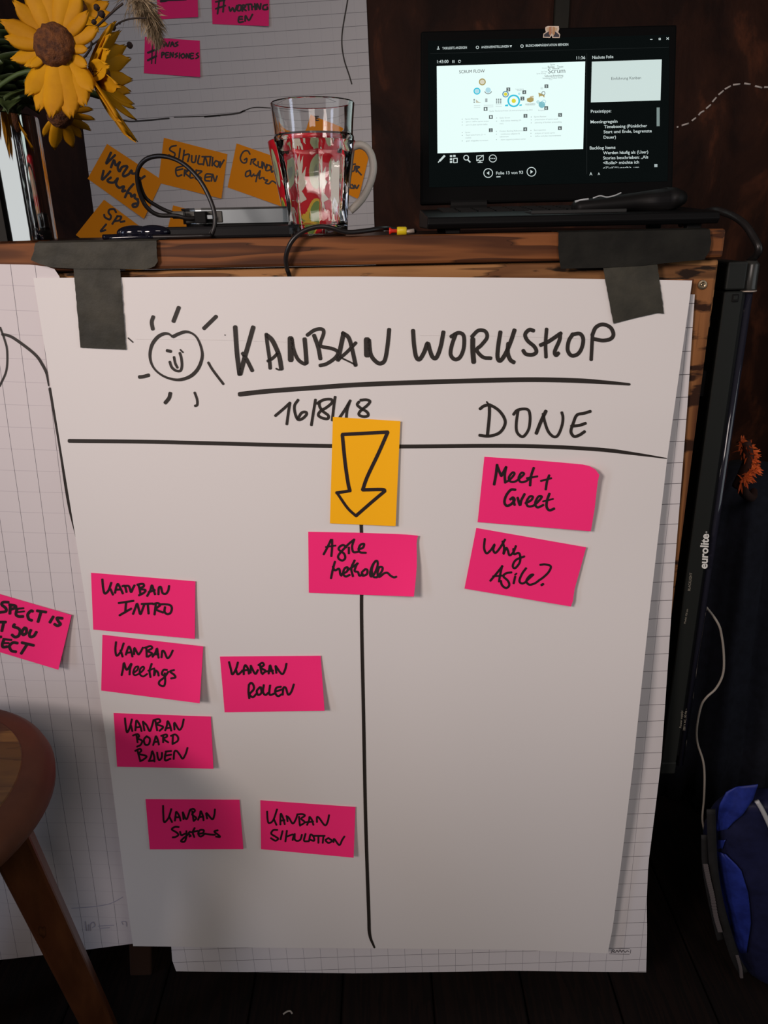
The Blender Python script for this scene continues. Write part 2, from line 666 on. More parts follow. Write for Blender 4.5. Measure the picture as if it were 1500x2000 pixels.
GRIDP = grid_paper('squared_flipchart_paper', (0.68, 0.65, 0.67), (0.10, 0.09, 0.10), (0.28, 0.26, 0.30), .9, .8, .025, .0006, (.006, .004))
gT = [(330, 575), (1357, 575)]
gR = [(1357, 575), (1342, 800), (1316, 1130), (1292, 1480), (1280, 1580), (1266, 1690), (1263, 1760), (1264, 1820), (1262, 1899)]
gB = [(344, 1897), (700, 1901), (1000, 1896), (1262, 1899)]
gL = [(330, 575), (334, 1840), (336, 1875), (344, 1897)]
grid = sheet('squared_flipchart_sheet', (gT, gB, gL, gR), d_grid, GRIDP, None, 24, 60, skew=math.radians(1.0))
tag(grid, 'squared flipchart sheet showing behind the right and lower edge of the white sheet', 'paper')
# little printed logo of the grid sheet
lg = [[(1190, 1852), (1230, 1853)], [(1232, 1855), (1231, 1862)], [(1229, 1864), (1190, 1863)]]
ribbon('printed_logo', lg, .9, d_grid, mat('grey_print', (0.16, 0.15, 0.17), .7), grid, sharp=True)
ribbon('printed_logo', [[(1194, 1861), (1197, 1855), (1200, 1857), (1197, 1859), (1202, 1860), (1205, 1856), (1208, 1860), (1211, 1855), (1214, 1860), (1217, 1856), (1221, 1860), (1225, 1857), (1228, 1859)]], 1.5, d_grid, mat('grey_print', (0.16, 0.15, 0.17), .7), grid)

LEFTP = grid_paper('bleed_through_squared_paper', (0.66, 0.61, 0.62), (0.50, 0.45, 0.48), (0.10, 0.09, 0.11), .75, .85, .025, .00055, (.008, .012))
lT = [(-560, 508), (-200, 512), (60, 517), (104, 522), (116, 540)]
lL = [(-560, 508), (-470, 1900)]
lB = [(-470, 1890), (0, 1871), (120, 1859), (256, 1843), (300, 1838)]
lR = [(116, 540), (200, 1040), (262, 1500), (300, 1838)]
left = sheet('squared_flipchart_sheet', (lT, lB, lL, lR), d_left, LEFTP, None, 40, 60, skew=math.radians(-3.0))
tag(left, 'squared flipchart sheet with a curved black line, hanging at the left behind the stool', 'paper')
C5 = (0, 620, 4.545)
for st in ((25, [(20, 150), (70, 160), (130, 190), (260, 285), (330, 350), (370, 410), (410, 490), (430, 600)], .6), (17, [(0, 90), (40, 200), (62, 300), (55, 470), (-5, 610)]),
                       (26, [(442, 632), (490, 900), (540, 1200), (600, 1600), (672, 1945)], .9), (18, [(492, 900), (505, 960)])):
    ribbon('marker_line', [st], 22, d_left, INK, left, C5)
ribbon('faint_print', [[(166, 1800), (168, 1818)], [(172, 1806), (172, 1818)], [(176, 1818), (176, 1806), (182, 1801), (185, 1808), (180, 1812)], [(192, 1809), (222, 1807)], [(196, 1813), (214, 1812)], [(240, 1806), (238, 1800), (246, 1801), (247, 1809)],
                       [(140, 1774), (180, 1771), (215, 1765), (240, 1752)]], 1.6, d_left, mat('faint_blue_print', (0.40, 0.38, 0.46), .8), left)

# handwriting of the main sheet
K = (430, 620, 4.286)
ribbon('title_lettering', [
    (38, [(125, 80), (140, 300), (162, 475)]), (38, [(168, 472), (200, 350), (240, 210), (276, 82)]), (32, [(188, 300), (225, 360), (268, 445)]),
    (30, [(385, 140), (395, 230), (410, 330), (418, 425)]), (38, [(390, 150), (430, 185), (465, 250), (495, 330), (512, 430)]), (26, [(398, 365), (440, 340), (490, 290)]), (14, [(512, 435), (490, 438), (468, 428)]),
    (48, [(588, 175), (590, 355)]), (30, [(600, 180), (615, 270), (650, 350), (700, 387), (722, 380)]), (36, [(722, 380), (715, 280), (706, 180)]),
    (30, [(728, 148), (790, 105), (850, 98), (866, 130), (838, 215), (850, 243), (940, 262), (985, 292), (960, 340), (890, 388), (835, 402)]), (34, [(785, 150), (820, 250), (838, 345)]),
    (38, [(1032, 135), (1012, 230), (985, 355)]), (34, [(1025, 130), (1075, 170), (1105, 270), (1133, 400)]), (28, [(990, 350), (1060, 290), (1135, 212)]), (14, [(1000, 332), (1090, 375), (1140, 402)]),
    (52, [(1228, 185), (1230, 315)]), (34, [(1245, 190), (1260, 310), (1310, 375), (1350, 383), (1380, 350), (1400, 240), (1414, 100)]), (9, [(40, 147)])],
    36, d_main, INK, main, K)
Wc = (790, 620, 3.333)
ribbon('title_lettering', [
    [(55, 85), (62, 180), (75, 255), (98, 272), (128, 225), (150, 168), (165, 215), (183, 258), (208, 260), (235, 190), (253, 95)],
    (25, [(303, 125), (350, 100), (385, 120), (385, 200), (360, 260), (325, 272), (300, 240), (308, 180), (332, 112)]),
    (32, [(444, 140), (444, 210), (450, 290)]), (24, [(438, 125), (480, 85), (525, 90), (537, 130), (500, 180), (470, 212), (510, 258), (562, 265)]),
    [(624, 95), (612, 170), (605, 255), (622, 282), (655, 240), (690, 160), (716, 82)], [(675, 170), (672, 230), (688, 275), (712, 292)],
    (25, [(840, 86), (812, 80), (785, 110), (800, 150), (845, 190), (858, 225), (830, 243), (790, 238), (772, 215)]),
    (23, [(925, 75), (918, 170), (921, 258)]), (25, [(885, 180), (940, 155), (1018, 102)]), (25, [(1014, 105), (1008, 150), (978, 220), (986, 246), (1002, 232)]),
    (25, [(1097, 108), (1070, 150), (1062, 210), (1085, 247), (1125, 240), (1153, 200), (1163, 140), (1140, 105), (1090, 112)]),
    (23, [(1224, 105), (1220, 180), (1215, 275)]), (25, [(1222, 115), (1245, 65), (1290, 45), (1340, 65), (1360, 110), (1340, 140), (1290, 150), (1235, 140)])],
    27, d_main, INK, main, Wc)
ribbon('title_underline', [(9.2, [(468, 770), (523, 764), (617, 757), (687, 752), (780, 748), (910, 744), (1030, 741.5), (1120, 743), (1180, 746.5), (1228, 750.5)], .5)], 9, d_main, INK, main)
S7 = (250, 580, 7.5)
ribbon('sun_drawing', [
    (52, [(635, 568), (590, 540), (520, 540), (430, 590), (350, 700), (320, 840), (340, 970), (410, 1080), (530, 1165), (680, 1210), (800, 1205), (930, 1150), (1030, 1040), (1085, 880), (1070, 740), (1010, 600), (930, 530), (840, 510), (740, 540), (660, 580)])],
    52, d_main, INK, main, S7, nib=(45, .55))
for nm, st in (('sun_ray', (55, [(368, 290), (345, 370), (362, 470)])), ('sun_ray', (60, [(742, 155), (665, 355)])), ('sun_ray', (56, [(1290, 285), (1110, 460)])), ('sun_ray', (36, [(1175, 960), (1240, 1070), (1395, 1275)])),
               ('sun_ray', (18, [(0, 600), (70, 662)])), ('sun_ray', (52, [(165, 1172), (230, 1165), (300, 1145)])), ('sun_ray', (55, [(618, 1410), (600, 1480), (545, 1550)])), ('sun_ray', (36, [(975, 1400), (1010, 1500), (1012, 1580), (980, 1595)])),
               ('sun_eye', (46, [(570, 785), (625, 797)])), ('sun_eye', (22, [(765, 772), (805, 812)])), ('sun_smile', (38, [(610, 950), (640, 1030), (700, 1078), (765, 1080), (788, 1010), (780, 900), (757, 820)])), ('sun_nose', (36, [(672, 880), (690, 970), (722, 1035)]))):
    ribbon(nm, [st], 40, d_main, INK, main, S7)
Dt = (520, 760, 6.25)
ribbon('date_writing', [
    [(110, 325), (210, 240), (288, 168)], [(288, 168), (270, 280), (250, 428)], [(388, 132), (345, 200), (350, 290), (385, 370), (440, 360), (490, 310), (480, 280), (430, 290), (385, 360)], [(600, 130), (575, 280), (550, 438)],
    [(620, 175), (700, 130), (790, 125), (800, 165), (740, 220), (660, 270), (635, 320), (690, 355), (750, 360), (755, 320), (690, 270), (650, 210), (650, 150)], [(840, 95), (825, 200), (805, 380)],
    [(880, 370), (960, 250), (1025, 140)], [(1012, 170), (985, 260), (975, 380)], [(1130, 155), (1110, 190), (1150, 230), (1230, 280), (1240, 325), (1180, 335), (1130, 310), (1150, 265), (1230, 200), (1265, 150), (1220, 130), (1150, 135)]],
    34, d_main, INK, main, Dt)
Dn = (920, 770, 5.77)
ribbon('column_heading', [
    (36, [(206, 115), (205, 250), (183, 475)]), (34, [(100, 165), (150, 130), (220, 125), (320, 190), (382, 290), (370, 370), (310, 440), (200, 472), (95, 462)]), (18, [(175, 85), (205, 120)]),
    (32, [(478, 228), (520, 180), (600, 165), (650, 185), (665, 270), (650, 390), (600, 468), (560, 473), (515, 420), (510, 320), (530, 180)]),
    (40, [(843, 190), (790, 300), (735, 440)]), (32, [(812, 220), (830, 310), (870, 420), (930, 478), (980, 460), (1025, 350), (1035, 260), (1022, 205)]),
    (34, [(1345, 192), (1270, 215), (1192, 235), (1150, 330), (1125, 420), (1160, 475), (1220, 460), (1280, 420)]), (34, [(1130, 360), (1220, 350), (1290, 327)])],
    34, d_main, INK, main, Dn)
ribbon('ruled_line', [(7.6, [(135, 861), (300, 863), (500, 868), (640, 871), (782, 872), (947, 870.8), (1059, 872), (1171, 878), (1245, 887), (1300, 895)], .8)], 7, d_main, INK, main)
ribbon('ruled_line', [(6.6, [(705, 1010), (707, 1100), (706, 1200), (710, 1400), (714, 1600), (720, 1780), (722, 1825), (731, 1850)], .5)], 6, d_main, INK, main)
for st in ([(820, 655), (1000, 657), (1190, 664)], [(265, 662), (420, 664), (560, 668)]):
    ribbon('pencil_trace', [st], .7, d_main, mat('faint_pencil', (0.62, 0.59, 0.58), .8), main, lift=.0003)

# ------------------------------------------------------------------ sticky notes


def note(label, c, base, m, lifts, lettering, w, crop, edges=None, group='pink sticky notes on the white sheet', gap=.0012, ink=INKB, name='sticky_note', n=10):
    """c = TL,TR,BR,BL; lifts = (tr, bl, br) how far the corners stand off"""
    tr, bl, br = lifts

    def dep(x, y):
        s, t = inv_bilin(c, (x, y))
        s, t = min(1.05, max(-.05, s)), min(1.05, max(-.05, t))
        S, T = max(0, s), max(0, t)
        l = br * S ** 2.5 * T ** 1.3 + bl * (1 - s) * T ** 1.6 + tr * S ** 4 * (1 - T)
        return base(x, y) - gap - l
    TL, TR, BR, BL = c
    e = edges or {}
    o = sheet(name, (e.get('T', [TL, TR]), e.get('B', [BL, BR]), e.get('L', [TL, BL]), e.get('R', [TR, BR])), dep, m, None, n, n, .0003)
    tag(o, label, 'sticky note', group)
    for st, ww in ([] if lettering is None else (lettering if isinstance(lettering, dict) else {0: (lettering, w)}).values()):
        ribbon('handwriting', st, ww, dep, ink, o, crop, lift=.0005)
    return o


def cc(crop, *pts):
    return [(crop[0] + x / crop[2], crop[1] + y / crop[2]) for x, y in pts]


A = (630, 810, 8.694)
c = cc(A, (175, 38), (1322, 110), (1240, 1892), (125, 1845))
note('amber sticky note with a hand-drawn arrow pointing down, over the dividing line', c, d_main, AMBER, (.002, .001, .004), [
    [(335, 335), (1105, 295)], [(1105, 297), (950, 650), (760, 1050), (680, 1275)], [(680, 1275), (1010, 1270), (1055, 1298)], (56, [(1055, 1298), (850, 1470), (565, 1718)]), (46, [(565, 1718), (420, 1580), (240, 1320)]), (52, [(235, 1325), (350, 1310), (470, 1290)]), [(462, 1290), (430, 1150), (380, 800), (335, 345)]],
    60, A, group=None)
A = (920, 880, 5.556)
c = cc(A, (145, 68), (1392, 190), (1300, 876), (72, 776))
note('pink sticky note reading Meet + Greet, upper one under DONE with a curled corner', c, d_main, PINK, (.010, .001, .006), [
    (30, [(282, 155), (270, 260), (250, 368)]), (30, [(280, 160), (320, 258), (332, 268), (380, 180)]), (28, [(380, 178), (365, 260), (370, 348)]),
    (24, [(370, 345), (420, 315), (470, 255), (450, 238), (410, 290), (425, 335), (480, 335), (540, 290), (575, 252), (545, 242), (515, 300), (540, 342), (600, 330), (640, 290)]),
    [(680, 188), (650, 280), (640, 378)], (22, [(605, 300), (720, 280)]), (26, [(848, 268), (825, 330), (810, 422)]), (22, [(757, 330), (870, 300)]),
    [(480, 425), (430, 427), (380, 490), (362, 560), (385, 598), (430, 585), (470, 540), (455, 510), (425, 530)], [(457, 512), (462, 550), (472, 590)], [(505, 512), (530, 592), (545, 540), (580, 472)],
    (25, [(590, 572), (650, 540), (670, 502), (635, 500), (600, 560), (620, 605), (680, 595), (740, 540), (767, 500), (730, 500), (695, 570), (720, 617), (785, 590)]), [(850, 468), (825, 540), (820, 610), (850, 648), (902, 630)], (20, [(780, 552), (890, 525)])],
    28, A, {'T': cc(A, (145, 68), (600, 98), (1000, 132), (1150, 146), (1220, 153), (1275, 164), (1320, 183), (1352, 207), (1374, 233), (1392, 264)), 'R': cc(A, (1392, 264), (1376, 330), (1362, 450), (1340, 640), (1300, 876))}, n=18)
A = (900, 1020, 5.769)
c = cc(A, (175, 65), (1412, 283), (1240, 950), (42, 748))
note('pink sticky note reading Why Agile?, tilted, lower one under DONE', c, d_main, PINK, (.003, .002, .006), [
    [(270, 188), (262, 290), (290, 350), (340, 310), (380, 250), (365, 310), (390, 345), (440, 290), (498, 195)], [(470, 215), (488, 290), (480, 358), (510, 290), (530, 320), (548, 372), (590, 340), (620, 268)],
    [(592, 300), (600, 360), (650, 345), (670, 390), (660, 460), (610, 518), (585, 490), (620, 425), (715, 385)], [(332, 660), (400, 580), (468, 495)], [(465, 492), (445, 580), (430, 668)], (22, [(362, 610), (480, 600)]),
    [(570, 565), (510, 575), (480, 610), (530, 660), (545, 710), (510, 742), (465, 710), (450, 660)], [(612, 612), (595, 688)], (20, [(610, 592), (628, 577)]), [(735, 518), (690, 580), (660, 660), (690, 690), (740, 670)],
    [(740, 660), (800, 605), (815, 590), (780, 600), (738, 660), (770, 703), (830, 690), (880, 657)], [(895, 480), (950, 475), (1013, 497), (990, 560), (930, 620), (872, 660)], (28, [(908, 708), (928, 697)])],
    25, A, {'R': cc(A, (1412, 283), (1345, 530), (1280, 760), (1262, 900), (1240, 950))})
A = (590, 1030, 6.25)
c = cc(A, (75, 55), (1415, 104), (1365, 846), (82, 798))
note('pink sticky note reading Agile Methoden, under the amber arrow', c, d_main, PINK, (.003, .001, .013), [
    [(262, 330), (310, 240), (352, 150)], [(365, 150), (365, 250), (356, 352)], (22, [(288, 240), (408, 222)]), [(540, 242), (500, 215), (455, 240), (450, 275), (510, 320), (525, 375), (490, 405), (445, 380), (450, 330), (560, 210), (635, 148)],
    [(570, 245), (570, 318)], [(635, 148), (610, 230), (625, 300), (680, 300)], [(685, 265), (740, 250), (755, 202), (710, 215), (690, 270), (710, 305), (778, 310)],
    [(400, 418), (375, 510), (352, 622)], [(375, 480), (400, 525), (450, 505), (465, 570), (480, 590)], [(480, 570), (545, 540), (555, 490), (520, 500), (500, 560), (530, 600), (580, 580)], [(640, 403), (600, 500), (620, 598)], [(560, 520), (680, 440)],
    [(670, 440), (640, 530), (680, 545), (700, 590), (740, 570)], [(770, 510), (730, 550), (740, 590), (790, 570), (795, 520), (770, 510)], [(900, 408), (860, 460), (830, 550), (840, 600), (880, 570), (920, 470), (915, 410), (880, 430), (850, 520), (870, 600), (910, 610)],
    [(910, 610), (970, 540), (980, 490), (940, 490), (920, 560), (940, 605), (1000, 560)], [(1000, 560), (1040, 555), (1080, 590), (1120, 610), (1150, 602)]],
    27, A, {'T': cc(A, (75, 55), (700, 66), (1200, 84), (1350, 94), (1415, 104)), 'R': cc(A, (1415, 104), (1398, 170), (1400, 330), (1400, 480), (1385, 660), (1365, 846))}, n=16)
A = (170, 1110, 6.25)
c = cc(A, (48, 55), (1322, 160), (1315, 862), (75, 748))
note('pink sticky note reading KANBAN INTRO, topmost at the left edge of the sheet', c, d_main, PINK, (.001, .001, .005), [
    [(185, 135), (195, 240), (215, 308), (260, 270), (295, 175)], [(285, 255), (315, 322)], [(340, 300), (355, 230), (375, 192), (400, 230), (435, 308)], [(345, 262), (410, 258)], [(430, 218), (460, 218), (480, 290)], [(460, 215), (510, 220), (535, 290), (560, 240), (578, 208)],
    [(622, 195), (640, 250), (650, 320)], [(612, 200), (680, 190), (690, 220), (640, 250), (710, 265), (690, 300), (632, 330)], [(732, 338), (770, 270), (790, 208), (810, 260), (828, 318)], [(750, 292), (825, 265)], [(870, 318), (875, 240), (900, 230), (920, 300), (960, 310), (990, 270), (1000, 215)],
    [(385, 424), (565, 397)], [(475, 415), (465, 540)], [(395, 574), (538, 492)], [(560, 558), (590, 480), (610, 432), (630, 500), (650, 560), (680, 490), (700, 432)], [(665, 435), (800, 430)], [(740, 440), (750, 553)], [(838, 440), (822, 565)], [(805, 438), (860, 425), (890, 450), (840, 500), (928, 540)],
    [(950, 472), (945, 530), (980, 560), (1020, 540), (1033, 480), (1000, 445), (900, 440), (870, 468)]],
    27, A)
A = (180, 1230, 6.25)
c = cc(A, (125, 62), (1355, 205), (1312, 898), (110, 742))
note('pink sticky note reading KANBAN Meetings, second from the top at the left edge', c, d_main, PINK, (.002, .001, .014), [
    [(290, 150), (282, 250), (300, 318), (350, 260), (383, 165)], [(345, 250), (370, 328)], [(410, 305), (430, 240), (450, 205), (475, 260), (490, 328)], [(420, 282), (480, 272)], [(510, 300), (515, 222), (560, 300), (590, 270), (618, 218)],
    [(660, 222), (665, 330)], [(642, 220), (710, 200), (730, 225), (680, 260), (730, 290), (680, 330)], [(735, 330), (770, 280), (790, 228), (800, 290), (810, 343)], [(745, 302), (808, 297)], [(845, 338), (855, 260), (880, 270), (915, 345), (950, 320), (983, 252)],
    [(358, 555), (375, 480), (387, 405), (420, 490), (478, 412), (460, 480), (455, 548)], (22, [(500, 530), (550, 490), (560, 450), (525, 460), (500, 520), (520, 555), (580, 530), (630, 480), (620, 450), (585, 480), (580, 540), (620, 570), (670, 540)]),
    [(725, 415), (700, 500), (710, 578)], (20, [(682, 500), (758, 470)]), [(760, 485), (755, 560), (775, 500), (800, 520), (810, 560)], [(912, 490), (870, 490), (850, 540), (880, 560)], [(885, 530), (890, 640), (870, 688), (820, 670), (820, 630), (880, 580), (928, 512)], [(998, 492), (950, 510), (1000, 550), (1013, 583), (962, 594)]],
    25, A, n=14)
A = (420, 1270, 6.522)
c = cc(A, (62, 82), (1345, 72), (1395, 772), (122, 790))
note('pink sticky note reading KANBAN ROLLEN, right of the Meetings note', c, d_main, PINK, (.001, .001, .009), [
    [(177, 150), (200, 240), (220, 308), (265, 240), (290, 155)], [(265, 250), (290, 308), (340, 270)], [(365, 308), (365, 240), (385, 190), (420, 240), (430, 300)], [(342, 260), (428, 250)], [(455, 195), (450, 288)], [(455, 200), (510, 300), (545, 252)],
    [(570, 182), (590, 290)], [(552, 190), (600, 160), (620, 190), (580, 225), (640, 260), (602, 305)], [(682, 298), (690, 240), (700, 192), (720, 250), (738, 298)], [(655, 270), (738, 260)], [(770, 202), (780, 290)], [(770, 200), (850, 303), (890, 250), (909, 170)],
    [(430, 445), (425, 530), (435, 612)], [(430, 440), (460, 415), (490, 450), (490, 500), (440, 560), (480, 598), (528, 552)], [(570, 470), (530, 520), (550, 570), (590, 540), (582, 470)], [(620, 443), (610, 530), (640, 570), (678, 542)], [(700, 448), (690, 530), (702, 570), (758, 550)],
    [(838, 465), (780, 480), (765, 540), (800, 585), (850, 560)], [(778, 525), (848, 500)], [(860, 568), (870, 480), (900, 480), (930, 565), (970, 530), (1003, 435)]],
    27, A)
A = (210, 1380, 6.818)
c = cc(A, (80, 88), (1375, 135), (1410, 828), (128, 800))
note('pink sticky note reading KANBAN BOARD BAUEN, third from the top at the left edge', c, d_main, PINK, (.001, .001, .008), [
    [(231, 155), (240, 250), (260, 343), (295, 280), (323, 170)], [(310, 250), (330, 328)], [(370, 318), (375, 250), (386, 185), (430, 250), (453, 328)], [(372, 280), (438, 270)], [(470, 205), (490, 318)], [(470, 200), (520, 250), (560, 328), (590, 260), (608, 195)],
    [(637, 195), (660, 318)], [(608, 182), (680, 167), (700, 200), (650, 235), (738, 270), (692, 324)], [(767, 318), (790, 250), (800, 195), (830, 250), (848, 322)], [(772, 290), (838, 280)], [(890, 308), (890, 215), (950, 308), (990, 270), (1013, 170)],
    [(386, 385), (400, 478)], [(338, 385), (400, 367), (420, 400), (390, 420), (458, 455), (440, 510), (393, 533)], [(520, 395), (485, 440), (500, 505), (550, 500), (563, 430), (520, 395)], [(607, 513), (630, 440), (645, 395), (670, 450), (683, 508)], [(617, 475), (678, 465)],
    [(740, 392), (740, 478)], [(713, 390), (780, 372), (790, 400), (745, 430), (808, 478)], [(870, 392), (865, 488)], [(843, 390), (900, 372), (938, 410), (930, 460), (863, 500)],
    [(400, 592), (438, 728)], [(368, 590), (430, 563), (450, 590), (420, 630), (518, 660), (480, 705), (432, 728)], [(552, 728), (580, 660), (595, 595), (620, 660), (625, 733)], [(548, 725), (618, 720)], [(660, 612), (670, 680), (690, 713), (720, 680), (725, 615)],
    [(778, 602), (765, 660), (770, 718), (838, 695)], [(772, 600), (848, 592)], [(772, 655), (848, 640)], [(880, 700), (890, 602), (920, 592), (960, 640), (1000, 693), (1040, 630), (1064, 550)]],
    26, A)
A = (280, 1550, 7.143)
c = cc(A, (30, 80), (1340, 88), (1395, 775), (90, 778))
note('pink sticky note reading KANBAN Systems, bottom row left', c, d_main, PINK, (.001, .001, .005), [
    [(275, 170), (278, 290), (290, 398), (350, 340), (390, 215)], [(360, 320), (400, 398)], [(440, 378), (450, 300), (460, 255), (500, 310), (518, 378)], [(442, 330), (508, 330)], [(550, 262), (560, 358)], [(550, 260), (600, 358), (640, 260), (658, 220)],
    [(682, 245), (700, 378)], [(643, 240), (690, 212), (720, 240), (680, 290), (738, 340), (702, 383)], [(762, 368), (790, 300), (800, 245), (830, 310), (840, 373)], [(772, 330), (838, 320)], [(890, 348), (880, 270), (960, 358), (990, 300), (998, 220)],
    [(493, 467), (440, 465), (397, 500), (460, 540), (488, 575), (450, 605), (408, 610)], [(512, 532), (530, 580), (580, 560)], [(600, 522), (600, 600), (575, 668), (530, 668), (540, 640), (638, 560)], [(650, 530), (630, 560), (660, 590), (642, 600)],
    [(715, 480), (690, 540), (710, 608)], [(662, 540), (758, 520)], [(762, 560), (830, 550), (840, 510), (790, 510), (765, 560), (800, 600), (860, 560)], [(860, 560), (920, 570), (1000, 575)], [(1038, 512), (990, 530), (1050, 580), (1068, 605), (1012, 600)]],
    27, A)
A = (500, 1550, 7.143)
c = cc(A, (60, 95), (1388, 190), (1362, 895), (70, 775))
note('pink sticky note reading KANBAN SIMULATION, bottom row right beside the dividing line', c, d_main, PINK, (.001, .001, .009), [
    [(155, 250), (160, 350), (180, 413), (240, 370), (293, 220)], [(250, 360), (285, 438)], [(340, 433), (340, 350), (347, 280), (380, 350), (400, 428)], [(342, 380), (398, 370)], [(430, 330), (440, 388)], [(422, 312), (460, 340), (510, 418), (550, 370), (578, 292)],
    [(600, 322), (610, 438)], [(573, 290), (650, 287), (680, 310), (630, 350), (678, 400), (612, 448)], [(712, 438), (740, 370), (747, 325), (780, 370), (800, 438)], [(693, 400), (798, 390)], [(850, 398), (850, 330), (880, 340), (960, 443), (1000, 390), (1018, 300)],
    [(298, 507), (240, 510), (212, 560), (270, 600), (308, 630), (270, 658), (207, 622)], [(370, 522), (342, 638)], [(430, 518), (410, 668)], [(430, 600), (520, 572), (510, 650)], [(540, 562), (540, 640), (580, 660), (620, 640), (640, 573)], [(690, 562), (670, 658), (738, 665)],
    [(740, 658), (760, 572), (800, 600), (810, 658), (742, 640)], [(803, 590), (958, 590)], [(870, 600), (870, 688)], [(940, 602), (930, 688)], [(1010, 620), (970, 650), (1010, 688), (1058, 660), (1010, 620)], [(1080, 678), (1090, 632), (1160, 718), (1200, 650), (1233, 598)]],
    26, A)
A = (0, 1150, 10)
c = cc(A, (-520, -45), (1397, 515), (1140, 1582), (-775, 1005))
note('tilted pink sticky note lettered SPECT IS, on the squared sheet at the left edge', c, d_left, PINK, (.002, .001, .012), [
    [(160, 262), (60, 262), (32, 310), (110, 380), (110, 440), (0, 460)], [(200, 310), (190, 485)], [(182, 312), (290, 330), (300, 370), (210, 400)], [(330, 392), (310, 500), (360, 540), (448, 540)], (40, [(340, 390), (455, 380)]), (36, [(320, 460), (470, 440)]),
    [(638, 440), (600, 432), (540, 500), (560, 590), (618, 618)], [(722, 430), (895, 455)], [(800, 450), (740, 645)], [(1038, 545), (972, 655)], [(1215, 577), (1110, 570), (1140, 640), (1178, 690), (1120, 722), (1062, 690)],
    [(0, 650), (108, 650)], [(70, 660), (32, 825)], [(280, 695), (260, 740), (350, 770), (390, 830), (360, 918), (290, 943), (232, 900)], [(480, 760), (430, 830), (450, 900), (510, 860), (510, 780), (478, 762)], [(600, 805), (570, 880), (590, 938), (660, 920), (708, 843)],
    [(70, 1000), (42, 1090), (60, 1138), (138, 1130)], (44, [(62, 980), (218, 1000)]), (40, [(55, 1060), (168, 1060)]), [(338, 1060), (250, 1052), (182, 1120), (220, 1208), (308, 1230)], [(425, 1052), (655, 1105)], [(530, 1080), (412, 1265)], [(0, 940), (18, 940)],
    [(-240, 330), (-120, 340), (-200, 400), (-90, 450)], [(-430, 250), (-420, 420)], [(-430, 250), (-330, 290), (-400, 340), (-320, 440)]],
    56, A, group=None, n=14)

# ------------------------------------------------------------------ gaffer tape


def tape(label, T, B, L, R, dep, fold=None, m=TAPE, n=20):
    fn = coons(T, B, L, R)
    V = []
    rnd = random.Random(len(label))
    nu, nv = n, n
    for j in range(nv + 1):
        for i in range(nu + 1):
            q = fn(i / nu, j / nv)
            d = dep(q.x, q.y) - .0006 * (noise.noise(Vector((q.x / 22.0, q.y / 22.0, 3.1))) + 1)
            ex = 0.8 * noise.noise(Vector((q.y / 5.0, 1.7, 0))) if i in (0, nu) else 0
            V.append(at(q.x + ex, q.y, d))
    W = nu + 1
    fs = [(j * W + i, (j + 1) * W + i, (j + 1) * W + i + 1, j * W + i + 1) for j in range(nv) for i in range(nu)]
    if fold:
        # the tape bends over the beam's edge and runs back along the shelf top
        b = len(V)
        for r in range(1, 7):
            for i in range(nu + 1):
                p = V[i]
                y = BF + (fold - .0) * r / 6.0 - .0
                V.append(Vector((p.x, y, SH + .0010 + .0008 * noise.noise(Vector((p.x * 60, y * 60, 0))))))
        fs += [(i, i + 1, b + i + 1, b + i) for i in range(nu)]
        for r in range(5):
            fs += [(b + r * W + i, b + r * W + i + 1, b + (r + 1) * W + i + 1, b + (r + 1) * W + i) for i in range(nu)]
    o = raw('tape_strip', V, fs, m, None, True)
    md = o.modifiers.new('thickness', 'SOLIDIFY')
    md.thickness = .0004
    md.offset = -1
    o.modifiers.new('crisp_edge', 'EDGE_SPLIT').split_angle = math.radians(55)
    return tag(o, label, 'tape', 'black tape holding up the white sheet')


def flat(v):
    return lambda x, y: v


def d_vt(x, y):
    # on the paper below 541, on the recessed rail above, under the horizontal strip at the beam
    if y > 541:
        return d_main(x, y) - .0012
    return .8145


zt = lambda x: at(x, 463, BF)
tape('upright black tape strip over the upper left corner of the white sheet', [(143, 518), (234, 518)], [(157, 679), (200, 681), (246, 683)], [(143, 518), (157, 679)], [(234, 518), (240, 600), (246, 683)], d_vt)
tape('horizontal black tape strip wrapped over the counter edge at the left', [(68, 475), (305, 470)], [(60, 508), (78, 516), (100, 522), (150, 525), (230, 525), (285, 527), (302, 520), (308, 511)], [(68, 475), (66, 492), (60, 508)], [(305, 470), (306, 490), (308, 511)], flat(.8135), .04, n=24)
tape('tilted black tape strip over the upper right corner of the white sheet', [(1176, 512), (1283, 512)], [(1198, 632), (1245, 620), (1285, 611), (1297, 613)], [(1176, 512), (1198, 632)], [(1283, 512), (1290, 560), (1297, 613)], d_vt)
tape('horizontal black tape strip wrapped over the counter edge in front of the laptop', [(1091, 454), (1386, 448)], [(1095, 525), (1175, 523), (1250, 519), (1330, 511), (1376, 507)], [(1091, 454), (1090, 485), (1095, 525)], [(1386, 448), (1389, 470), (1386, 490), (1376, 507)], flat(.8135), .03, TAPE_SHADED, n=24)

